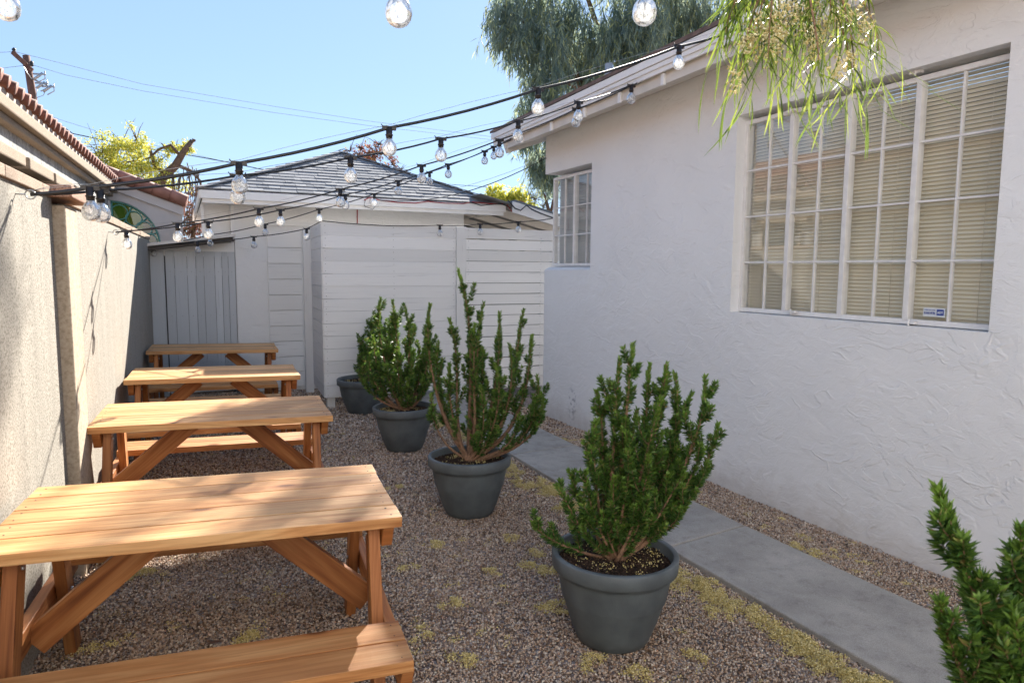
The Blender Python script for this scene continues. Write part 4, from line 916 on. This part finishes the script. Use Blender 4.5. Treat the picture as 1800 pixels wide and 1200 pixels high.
L1 = [(1113, 603, 0, .28), (1090, 632, -.6, .3), (1142, 640, .5, .3), (1172, 640, -.3, .25), (1186, 655, .7, .25), (1162, 700, -.9, .2), (1240, 662, 0, .3), (1262, 745, .3, .35), (1236, 790, -.3, .35), (1216, 690, .8, .3),
      (1048, 688, .4, .3), (1046, 742, -.5, .3), (1062, 780, .6, .25), (1000, 828, .3, .35), (978, 852, -.4, .35), (938, 918, 0, .25), (1030, 828, -.8, .3), (1208, 880, -.4, .35), (1120, 720, .9, .2), (1100, 760, -1, .15), (1140, 800, -.9, .15), (1190, 800, .9, .25), (1080, 840, -1.0, .1), (1130, 880, -.9, .1), (1160, 780, 0, .15), (1060, 900, -.8, .2), (1205, 830, -.8, .3)]
shrub('dense yew shrub in the nearest pot, with a low arm reaching left', B1, tips_px(L1, d1, .12), per_m=1300, side=.64, seedv=3, sidelen=.095, bend=.15)
B2 = Vector((1.70, 4.22, .35)); d2 = depth(B2)
L2 = [(805, 474, 0, .45), (790, 560, .4, .4), (756, 535, -.2, .5), (850, 532, .2, .35), (878, 548, -.5, .35), (920, 545, .2, .4), (935, 590, .6, .4), (895, 605, -.5, .35), (944, 660, 0, .45), (938, 700, -.5, .5), (770, 600, .5, .4), (760, 690, -.3, .6), (828, 600, .8, .3), (835, 570, -.7, .35), (870, 640, -.9, .25), (845, 680, -.9, .2), (880, 700, .4, .3), (790, 640, -.9, .4), (912, 730, -.8, .5), (845, 610, .3, .3)]
L2 = [(a_, b_, c_, d_*.9) for a_, b_, c_, d_ in L2]+[(950, 690, -.2, .5), (860, 720, -.6, .2)]
shrub('tall open yew shrub with bare lower stems in the second pot', B2, tips_px(L2, d2, .16), per_m=950, side=.44, nl=.034, nw=.008, seedv=5, sidelen=.10, bend=.36)
B3 = Vector((1.784, 6.01, .35)); d3 = depth(B3)
L3 = [(669, 524, 0, .35), (690, 528, .4, .3), (712, 540, -.4, .3), (700, 560, .7, .3), (720, 565, .2, .35), (752, 560, 0, .4), (748, 600, -.5, .35), (655, 590, .3, .35), (650, 622, -.5, .35), (660, 660, .2, .4), (758, 640, .5, .4), (745, 665, -.4, .4), (700, 610, -.8, .25), (725, 630, -.8, .25), (685, 600, .8, .25), (675, 640, -.8, .3), (715, 665, -.9, .2), (735, 600, .6, .3), (640, 640, 0, .4), (765, 610, .2, .45)]
shrub('bushy yew shrub in the third pot, overlapping the farthest one', B3, tips_px(L3, d3, .18), per_m=700, side=.72, nl=.038, nw=.010, seedv=8, sidelen=.115, bend=.34)
B4 = Vector((1.815, 7.77, .35)); d4 = depth(B4)
L4 = [(636, 592, 0, .35), (652, 560, .4, .35), (668, 552, -.3, .35), (684, 560, .5, .35), (640, 615, -.5, .4), (660, 590, -.8, .3), (676, 600, .7, .3), (630, 640, .3, .5), (690, 590, -.3, .35), (655, 625, -.7, .3), (700, 620, .2, .4)]
shrub('small yew shrub in the farthest pot against the white fence', B4, tips_px(L4, d4, .18), per_m=520, side=1.4, nl=.042, nw=.011, seedv=11, sidelen=.13, bend=.3)
B5 = Vector((1.60, 0.66, .35))
L5 = [(1650, 858, 1.42, .35), (1652, 1056, 1.36, .4), (1700, 1050, 1.44, .4), (1795, 930, 1.50, .4), (1775, 1060, 1.36, .35), (1860, 900, 1.5, .4), (1850, 1000, 1.3, .4)]
shrub('yew shrub cropped by the lower right corner, reaching up and left', B5, [(tuple(AD(a, c, d)), e) for a, c, d, e in L5], per_m=1500, side=.75, seedv=13, nl=.036, nw=.0075, bend=.05, sidelen=.085)

# ================================================================ STRING LIGHTS
def bulb_parts(root_, p, tilt=0.0):
    L0 = root_.location
    mb = MB(); q = p-L0
    mb.box(q.x-.034, q.x+.034, q.y-.008, q.y+.008, q.z-.010, q.z+.008)
    mb.lathe([(0, .003), (.0160, .003), (.0160, -.030), (.0192, -.032), (.0192, -.037), (.0165, -.039), (.0155, -.053), (0, -.053)], q, 14)
    mb.tube([q+Vector((.03, 0, .002)), q+Vector((.04, 0, .018))], .0025, 5); mb.tube([q+Vector((-.03, 0, .002)), q+Vector((-.04, 0, .016))], .0025, 5)
    s = mb.build('socket', M['brown_black'], root_)
    s.rotation_euler = (0, 0, 0)
    mb = MB(); prof = [(.0145, -.05), (.0165, -.058), (.024, -.067), (.0315, -.078), (.0355, -.092), (.0360, -.104), (.0325, -.118), (.0245, -.129), (.0125, -.1355), (.0, -.137)]
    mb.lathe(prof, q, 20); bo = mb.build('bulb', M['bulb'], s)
    mb = MB(); mb.tube([q+Vector((0, 0, -.055)), q+Vector((0, 0, -.085))], [.006, .003], 8)
    for a in range(5):
        t = a*1.257; mb.tube([q+Vector((0, 0, -.085)), q+Vector((.012*math.cos(t), .012*math.sin(t), -.10)), q+Vector((.003*math.cos(t), .003*math.sin(t), -.112))], .0006, 4)
    fl = mb.build('filament', M['steel'], s)
def string(label, P0, P1, pix, wire=True, r=.0055, ends=(), sag=.0, off_ends=True):
    P0 = Vector(P0); P1 = Vector(P1); root_ = thing('string_lights', label, 'string lights', P0, group='strings of clear bulbs over the yard')
    h = (P1-P0); nrm = Vector((h.y, -h.x, 0)).normalized()
    S = [PLN(px, py, P0, nrm) for px, py in pix]
    pts = sorted(S+[P0, P1], key=lambda q: (q-P0).dot(h))
    cab = []
    for a, c in zip(pts[:-1], pts[1:]):
        for k in range(6):
            t = k/6; p = a.lerp(c, t); p.z -= (c-a).length*.018*4*t*(1-t); cab.append(p)
    cab.append(pts[-1])
    mb = MB(); mb.tube([p-P0 for p in cab], r, 7); mb.build('cable', M['black'], root_)
    if wire:
        mb = MB(); wr = []
        for a, c in zip(pts[:-1], pts[1:]):
            for k in range(4): t = k/4; p = a.lerp(c, t)+Vector((0, 0, .014+.010*4*t*(1-t))); wr.append(p-P0)
        wr.append(pts[-1]-P0+Vector((0, 0, .01))); mb.tube(wr, .0013, 4); mb.build('support_wire', M['steel'], root_)
    for p in S: bulb_parts(root_, p)
    return root_
EAVE = lambda px, py: AX(px, py, ex-.03)
string('string lights highest across the frame, from near wall hook to the eave', HOOKS[0], EAVE(1296, 52), [(158, 330), (420, 287), (684, 225), (946, 157), (1194, 82)], r=.0078)
string('string lights second highest, from the same near hook to mid eave', HOOKS[0], EAVE(1113, 148), [(176, 335), (417, 309), (616, 277), (775, 244), (911, 213), (1017, 180)])
string('string lights from the middle wall hook, ending with a bulb at mid eave', HOOKS[1], EAVE(1120, 146), [(312, 393), (455, 367), (598, 333), (741, 291), (878, 246), (1013, 192), (1110, 151)])
string('string lights from the middle wall hook to the far end of the eave', HOOKS[1], EAVE(899, 243), [(222, 406), (366, 390), (493, 369), (607, 342), (700, 318), (788, 289), (852, 266)], wire=False)
string('string lights from the far wall hook up to the far end of the eave', HOOKS[2], EAVE(899, 246), [(369, 413), (466, 394), (561, 368), (658, 341), (755, 303), (868, 258)], wire=False)
string('string lights lowest at left, from far wall hook to the fence corner', HOOKS[2], Vector((FX0, FY, 2.14)), [(270, 431), (347, 425), (446, 416), (539, 402)], wire=False)
string('string lights laid along the top of the white board fence', Vector((FX0, FY-.02, 2.135)), AY(976, 383, FY-.02), [(773, 396), (844, 394), (911, 390)], wire=False)
# nearest string, mostly above the frame
Dp = [AD(8, -34, 1.95), AD(700, -26, 1.85), AD(1134, -22, 2.05), AD(1370, -36, 2.35)]
P0 = Vector((-.62, 2.75, 2.30)); P1 = Vector((3.27, 2.3, 3.1))
root_ = thing('string_lights', 'nearest string lights, only bulbs hanging in at the top edge', 'string lights', P0, group='strings of clear bulbs over the yard')
pts = [P0]+Dp+[P1]; cab = []
for a, c in zip(pts[:-1], pts[1:]):
    for k in range(6): t = k/6; p = a.lerp(c, t); p.z -= .02*4*t*(1-t); cab.append(p-P0)
mb = MB(); mb.tube(cab+[P1-P0], .0065, 7); mb.build('cable', M['black'], root_)
for p in Dp: bulb_parts(root_, p+Vector((0, 0, .028)))
# plain cables
def cable(label, P, r=.005, name='power_cable', m='black'):
    P = [Vector(p) for p in P]; mb = MB(); mb.tube([p-P[0] for p in P], r, 6); o = mb.build(name, M[m], None); o.location = P[0]; tag(o, label, 'cable'); return o
a = Vector((HX-.01, 7.0, 2.83)); a = AX(960, 278, HX-.005); c = AY(668, 352, 9.10); pts = []
for k in range(11): t = k/10; p = a.lerp(c, t); p.z -= .16*4*t*(1-t); pts.append(p)
cable('black cable sagging from the white house corner to the garage fascia', pts)
cable('thin support wire just above the sagging garage cable', [p+Vector((0, 0, .05*math.sin(math.pi*k/10)+.02)) for k, p in enumerate(pts)], .002, 'support_wire', 'steel')
a = AY(890, 357, 9.05); pts = [AY(x, y, 8.9) for x, y in ((893, 352), (905, 366), (915, 370), (925, 361), (935, 368), (950, 375), (975, 384))]
cable('black cable bunched along the carport edge beside the garage', pts, .009)

# ================================================================ TREES
def leafset(P, D, L, W_l, name, m, parent, curl=.04):
    V, F = leaves(P, D, L, W_l, curl); V = V-np.array(parent.location); return np_mesh(name, V, F, m, parent)
def big_tree():
    r = thing('drooping_tree', 'tall grey-green tree with weeping foliage behind the white house roof', 'tree', (9.2, 13.5, 0))
    clumps = []
    rs = random.Random(4)
    # left boundary of the crown and its lobes (photo pixels at depth y ~ 12)
    for px, py, rad, n_ in ((885, 10, .35, 20), (900, 60, .30, 14), (930, -10, .6, 40), (950, 60, .5, 34), (960, 130, .45, 30), (1000, 20, .45, 30), (1010, 90, .5, 40), (1040, 140, .5, 36), (1000, 200, .35, 22), (935, 185, .3, 18), (915, 215, .25, 14), (960, 210, .35, 22),
                           (1080, 60, .6, 50), (1120, 20, .6, 60), (1110, 110, .5, 40), (1160, 70, .6, 60), (1200, 10, .6, 60), (1220, 90, .5, 50), (1270, 30, .6, 60), (1320, 0, .6, 60), (1180, -60, .9, 70), (1080, -80, .8, 40), (1000, -100, .6, 14), (930, -170, .6, 8), (1300, -120, 1.2, 70),
                           (1400, -60, .8, 40), (945, 275, .22, 20), (965, 290, .2, 18), (985, 250, .25, 22)):
        clumps.append((AY(px, py, 12+rs.uniform(-.8, 1.0)), rad, n_))
    mb = MB(); base = Vector((9.2, 13.5, 0)); fork = Vector((9.0, 13.2, 3.6)); mb.tube([Vector((0, 0, -.2)), Vector((-.05, 0, 1.8)), fork-base], [.36, .28, .24], 12)
    for cpos, rad, n_ in clumps[::2]:
        m_ = fork.lerp(cpos, .5)+Vector((0, 0, .8)); mb.tube([fork-base, m_-base, cpos-base], [.12, .06, .02], 7)
    mb.build('trunk', M['bark'], r)
    Ps, Ds, Ls = [], [], []; tw = MB()
    for cpos, rad, n_ in clumps:
        for _ in range(int(n_*2.6)):
            o = np.array([rs.gauss(0, 1), rs.gauss(0, 1), rs.gauss(0, .8)]); o = o/np.linalg.norm(o)*rs.random()**.4*rad
            s0 = np.array(cpos)+o; ln = rs.uniform(.25, .75)*(1 if rad > .3 else .7); drift = np.array([rs.gauss(0, .25), rs.gauss(0, .25), 0])
            m_ = int(ln*46); t = np.linspace(0, 1, m_)[:, None]
            P = s0+drift*t*ln*.8+np.array([0, 0, -1])*t*ln+np.array([rs.gauss(0, .3), rs.gauss(0, .3), .25])*(t*(1-t))*ln
            P = P+RNG.normal(size=P.shape)*.02
            D = unit(np.array([0, 0, -1.0])+RNG.normal(size=(m_, 3))*.38+drift*.4)
            Ps.append(P); Ds.append(D); Ls.append(np.full(m_, 1.0))
    P = np.vstack(Ps); D = np.vstack(Ds); n = len(P)
    leafset(P, D, RNG.uniform(.13, .25, n), RNG.uniform(.018, .030, n), 'crown', M['willow'], r)
    return n
print('willow leaves', big_tree())

def bush_tree(label, base, trunk_pts, blobs, m, lsz, lw, mbark='bark', twigs=0, group=None, name='leafy_tree', dr=.2):
    r = thing(name, label, 'tree', base, group=group); mb = MB(); B_ = Vector(base)
    for pts, r0, r1 in trunk_pts:
        k = len(pts); mb.tube([Vector(p)-B_ for p in pts], [r0+(r1-r0)*i/(k-1) for i in range(k)], 8)
    rs = random.Random(len(blobs)*7+int(base[0]*3)); Ps = []
    for cpos, rad, n_ in blobs:
        cpos = np.array(cpos)
        for _ in range(twigs):
            o = np.array([rs.gauss(0, 1), rs.gauss(0, .6), rs.gauss(0, 1)])*rad*.8; mid = o*.5+np.array([0, 0, rad*.2])
            mb.tube([Vector(cpos)-B_, Vector(cpos+mid)-B_, Vector(cpos+o)-B_], [.012, .008, .003], 4)
        cen = RNG.normal(size=(max(3, n_//40), 3))*rad*.5; P = cen[RNG.integers(0, len(cen), n_)]+RNG.normal(size=(n_, 3))*rad*.22+cpos; Ps.append(P)
    mb.build('trunk', M[mbark], r); P = np.vstack(Ps); n = len(P)
    D = unit(RNG.normal(size=(n, 3))+np.array([0, 0, -dr*4])); leafset(P, D, RNG.uniform(.6, 1.2, n)*lsz, RNG.uniform(.7, 1.2, n)*lw, 'crown', m, r)
    return r
Y = 16.0
def y_(px, py, d=0): return AY(px, py, Y+d)
gb = (y_(270, 500).x, Y, 0)
tr = [([gb, y_(262, 380), y_(285, 312), y_(308, 292), y_(322, 268), y_(338, 247)], .13, .045), ([y_(290, 306), y_(272, 290), y_(262, 258), y_(240, 262), y_(212, 258)], .05, .015), ([y_(310, 290), y_(335, 300), y_(352, 318), y_(356, 350), y_(340, 390)], .04, .01),
      ([y_(318, 275), y_(300, 255), y_(280, 262), y_(262, 278), y_(225, 285), y_(205, 300)], .035, .01), ([y_(338, 247), y_(344, 247)], .045, .02)]
for _ in range(26):
    x0 = random.uniform(300, 352); y0 = random.uniform(285, 330); tr.append(([y_(x0, y0), y_(x0+random.uniform(-10, 12), y0+35), y_(x0+random.uniform(-18, 12), y0+random.uniform(60, 100))], .010, .004))
bl = [(y_(px, py, random.uniform(-.4, .4)), rd, n_) for px, py, rd, n_ in ((185, 268, .30, 380), (210, 262, .30, 380), (240, 245, .22, 260), (240, 290, .35, 520), (270, 300, .35, 420), (215, 290, .3, 350), (310, 258, .14, 110), (325, 262, .14, 120), (290, 320, .3, 260), (255, 325, .3, 300), (290, 262, .15, 90), (215, 320, .3, 250), (180, 290, .3, 260))]
bl = [(a_, r_, int(n_*2.2)) for a_, r_, n_ in bl]
bush_tree('lime leaved tree with a lopped mossy limb beyond the tiled house', gb, tr, bl, M['lime'], .075, .026, twigs=7)
Y = 17.0
gb = (y_(330, 500).x, Y, 0)
bush_tree('rusty twiggy tree between the gabled wing and the garage', gb, [([gb, y_(338, 430), y_(345, 360)], .08, .03)], [(y_(px, py), rd, n_) for px, py, rd, n_ in ((345, 345, .3, 80), (335, 385, .35, 260), (350, 400, .35, 260), (325, 405, .3, 200), (352, 370, .3, 120))], M['rust'], .09, .04, twigs=14)
Y = 18.0
gb = (y_(650, 500).x, Y, 0)
bush_tree('sparse reddish tree showing above the garage roof peak', gb, [([gb, y_(655, 400), y_(650, 290)], .12, .05)], [(y_(px, py), rd, n_) for px, py, rd, n_ in ((655, 275, .28, 420), (635, 262, .22, 50), (675, 270, .22, 60), (640, 285, .25, 160), (690, 290, .2, 60), (615, 265, .2, 30), (665, 255, .2, 60), (705, 300, .15, 30))], M['rust'], .10, .05, twigs=12)
Y = 19.0
gb = (y_(890, 500).x, Y, 0)
bush_tree('bright green bushy tree beyond the right slope of the garage roof', gb, [([gb, y_(885, 420), y_(888, 360)], .12, .05)], [(y_(px, py), rd, n_) for px, py, rd, n_ in ((870, 345, .3, 300), (890, 345, .35, 420), (905, 350, .35, 420), (920, 358, .35, 320), (855, 340, .2, 100), (900, 365, .4, 350))], M['lime'], .16, .06)
gb = (y_(970, 500).x, Y, 0)
bush_tree('bare twiggy tree between the garage and the white house corner', gb, [([gb, y_(972, 400), y_(958, 345), y_(945, 322)], .10, .02), ([y_(968, 375), y_(975, 340), y_(985, 320)], .05, .02)], [(y_(px, py), rd, n_) for px, py, rd, n_ in ((950, 335, .35, 90), (965, 350, .4, 90), (940, 350, .3, 70), (930, 345, .25, 50), (975, 330, .3, 60), (955, 365, .4, 90))], M['willow'], .09, .03, twigs=16, name='twiggy_tree')
# dark green tree standing far behind the whole left side of the sky line, seen only in reflections is left out

# overhanging spray with strap leaves, top right
hb = Vector(AD(1400, -120, 2.15))
r = thing('hanging_branch', 'spray of long narrow leaves and cream blossom hanging before the big window', 'branch', hb)
mb = MB(); rs = random.Random(21); Ps = []
mb.tube([Vector((1.6, .2, 1.4)), Vector((.7, 0, .75)), Vector((0, 0, 0))], [.03, .02, .012], 8)
twg = []
for px, py, dd in ((1300, 20, .1), (1330, 60, 0), (1350, 110, -.1), (1390, 40, .1), (1420, 90, 0), (1440, 130, -.1), (1480, 60, .1), (1500, 120, 0), (1530, 40, 0), (1545, 90, .1), (1275, 60, 0), (1300, 140, 0), (1460, 20, -.1), (1400, 100, .15), (1290, 10, .0), (1350, 10, .1), (1500, 150, .05)):
    e = Vector(AD(px, py, 2.1+dd))-hb; m_ = e*.45+Vector((rs.uniform(-.05, .05), rs.uniform(-.05, .05), .10)); pth = bez([Vector((0, 0, 0)), m_, e+Vector((0, 0, .1)), e], 10); twg.append((pth, e)); mb.tube([Vector(p) for p in pth], [.005*(1-t)+.0012 for t in np.linspace(0, 1, 10)], 5)
mb.build('twigs', M['stem'], r)
RV, RF, o_ = [], [], 0
for pth, e in twg:
    for _ in range(21):
        k = rs.randint(3, 9); p = np.array(pth[k]); L = rs.uniform(.13, .27); az = rs.uniform(0, 6.28); d = np.array([math.cos(az), math.sin(az), 0]); out = rs.uniform(.25, 1.3); cur = rs.uniform(-1.6, 1.6)
        s = np.array([-d[1], d[0], 0]); wd = rs.uniform(.0028, .0048); nS = 9; vs = []
        for i in range(nS+1):
            t = i/nS; q = p+d*out*L*(t-.55*t*t*(1+cur))*.8+np.array([0, 0, -1])*L*(.15*t+.85*t**1.4)+s*cur*L*.35*t*t
            ww = wd*(math.sin(math.pi*min(1, .12+t*.88))**.6+.05); sd_ = s*math.cos(t*2+az)+d*math.sin(t*2+az); vs += [q-sd_*ww, q+sd_*ww]
        RV.append(np.array(vs)); RF.append(np.array([[2*i, 2*i+1, 2*i+3, 2*i+2] for i in range(nS)])+o_); o_ += len(vs)
np_mesh('strap_leaves', np.vstack(RV), np.vstack(RF), M['strap'], r)
Ps = []
for px, py, n_, sp in ((1330, 65, 70, 14), (1345, 50, 60, 14), (1365, 70, 60, 15), (1320, 78, 40, 10), (1355, 95, 30, 12), (1475, 125, 30, 9), (1490, 105, 30, 10), (1500, 20, 40, 14), (1460, 40, 40, 16), (1410, 30, 50, 18), (1300, 125, 18, 9), (1290, 145, 16, 8), (1440, 80, 30, 14), (1380, 20, 50, 14), (1520, 50, 30, 12), (1425, 70, 30, 12)):
    for _ in range(n_): Ps.append(np.array(AD(px+rs.gauss(0, sp), py+rs.gauss(0, sp), 2.08+rs.gauss(0, .03)))-np.array(hb))
P = np.array(Ps); V, F = bits(np.repeat(P, 5, 0)+RNG.normal(size=(len(P)*5, 3))*.0026, RNG.uniform(.0024, .0040, len(P)*5), 1.0); np_mesh('blossoms', V, F, M['blossom'], r)

# ================================================================ UTILITY POLE AND WIRES
Y = 20.0
r0 = y_(58, 180); root = thing('utility_pole', 'weathered wooden utility pole with crossarm and switchgear above the tiled eave', 'utility pole', (r0.x, Y, 0))
b = MB(); b.tube([(y_(62, 300).x, Y, 0), y_(58, 172), y_(46, 98)], [.11, .085, .075], 12); W_(b, 'pole', M['pole'])
b = MB(); b.beam(y_(22, 92, -.2), y_(46, 114, -.2), .10, .10); W_(b, 'crossarm', M['pole'], .01)
b = MB(); b.beam(y_(52, 120, -.2), y_(58, 124, -.2), .08, .08); W_(b, 'crossarm_stub', M['pole'], .01)
for px, py in ((25, 94), (56, 117)):
    b = MB(); q_ = y_(px, py, -.2); b.lathe([(.02, 0), (.05, .03), (.03, .05), (.05, .08), (.02, .12), (0, .13)], q_, 10); W_(b, 'insulator', M['black'])
for px, py in ((68, 128), (72, 144), (84, 150)):
    b = MB(); q_ = y_(px, py, -.2); b.tube([q_+Vector((-.10, 0, -.16)), q_+Vector((.08, 0, .0))], .03, 8); b.tube([q_+Vector((-.12, 0, -.04)), q_+Vector((.14, 0, -.02))], .02, 6); b.tube([q_+Vector((-.02, 0, -.22)), q_+Vector((.12, 0, -.12)), q_+Vector((.12, 0, .05))], .012, 6); W_(b, 'cutout_switch', M['steel'])
b = MB(); b.tube([y_(50, 135), y_(70, 145, -.2), y_(84, 150, -.2)], .02, 6); b.tube([y_(66, 152, -.2), y_(64, 168, -.2), y_(62, 176, -.2)], .008, 5); b.tube([y_(82, 156, -.2), y_(76, 168, -.2), y_(64, 172, -.2)], .008, 5)
b.tube([y_(36, 105, -.2), y_(44, 122, -.2), y_(56, 140, -.2)], .007, 5); W_(b, 'bracket', M['steel'])
def wire(label, P, r=.008):
    P = [Vector(p) for p in P]; out = []
    mb = MB(); mb.tube([p-P[0] for p in P], r, 5); o = mb.build('overhead_wire', M['steel'] if r < .007 else M['black'], None); o.location = P[0]; tag(o, label, 'wire', 'overhead wires in the sky')
wire('topmost thin overhead wire running right from the pole top', [y_(25, 91, -.2), y_(94, 108), y_(250, 148), y_(480, 187), y_(640, 212), y_(900, 245)], .005)
wire('second thin overhead wire below the topmost one', [y_(56, 114, -.2), y_(115, 132), y_(250, 160), y_(480, 198), y_(640, 220), y_(900, 250)], .005)
wire('short overhead wire leaving the left edge towards the pole top', [y_(-60, 96), y_(25, 91, -.2)], .005)
wire('lower short overhead wire leaving the left edge to the pole', [y_(-60, 128), y_(46, 115)], .005)
wire('dark overhead wire dipping behind the lime leaved tree', [y_(100, 215), y_(128, 235), y_(200, 250), y_(270, 263), y_(345, 275), y_(400, 285), y_(470, 300), y_(560, 320)], .012)
wire('faint overhead wire just above the dark one', [y_(90, 205), y_(110, 212), y_(200, 240), y_(300, 262), y_(420, 290), y_(560, 315)], .005)
wire('overhead wire low over the trees right of the garage', [y_(700, 318, 3), y_(860, 329, 3), y_(1000, 333, 3)], .008)
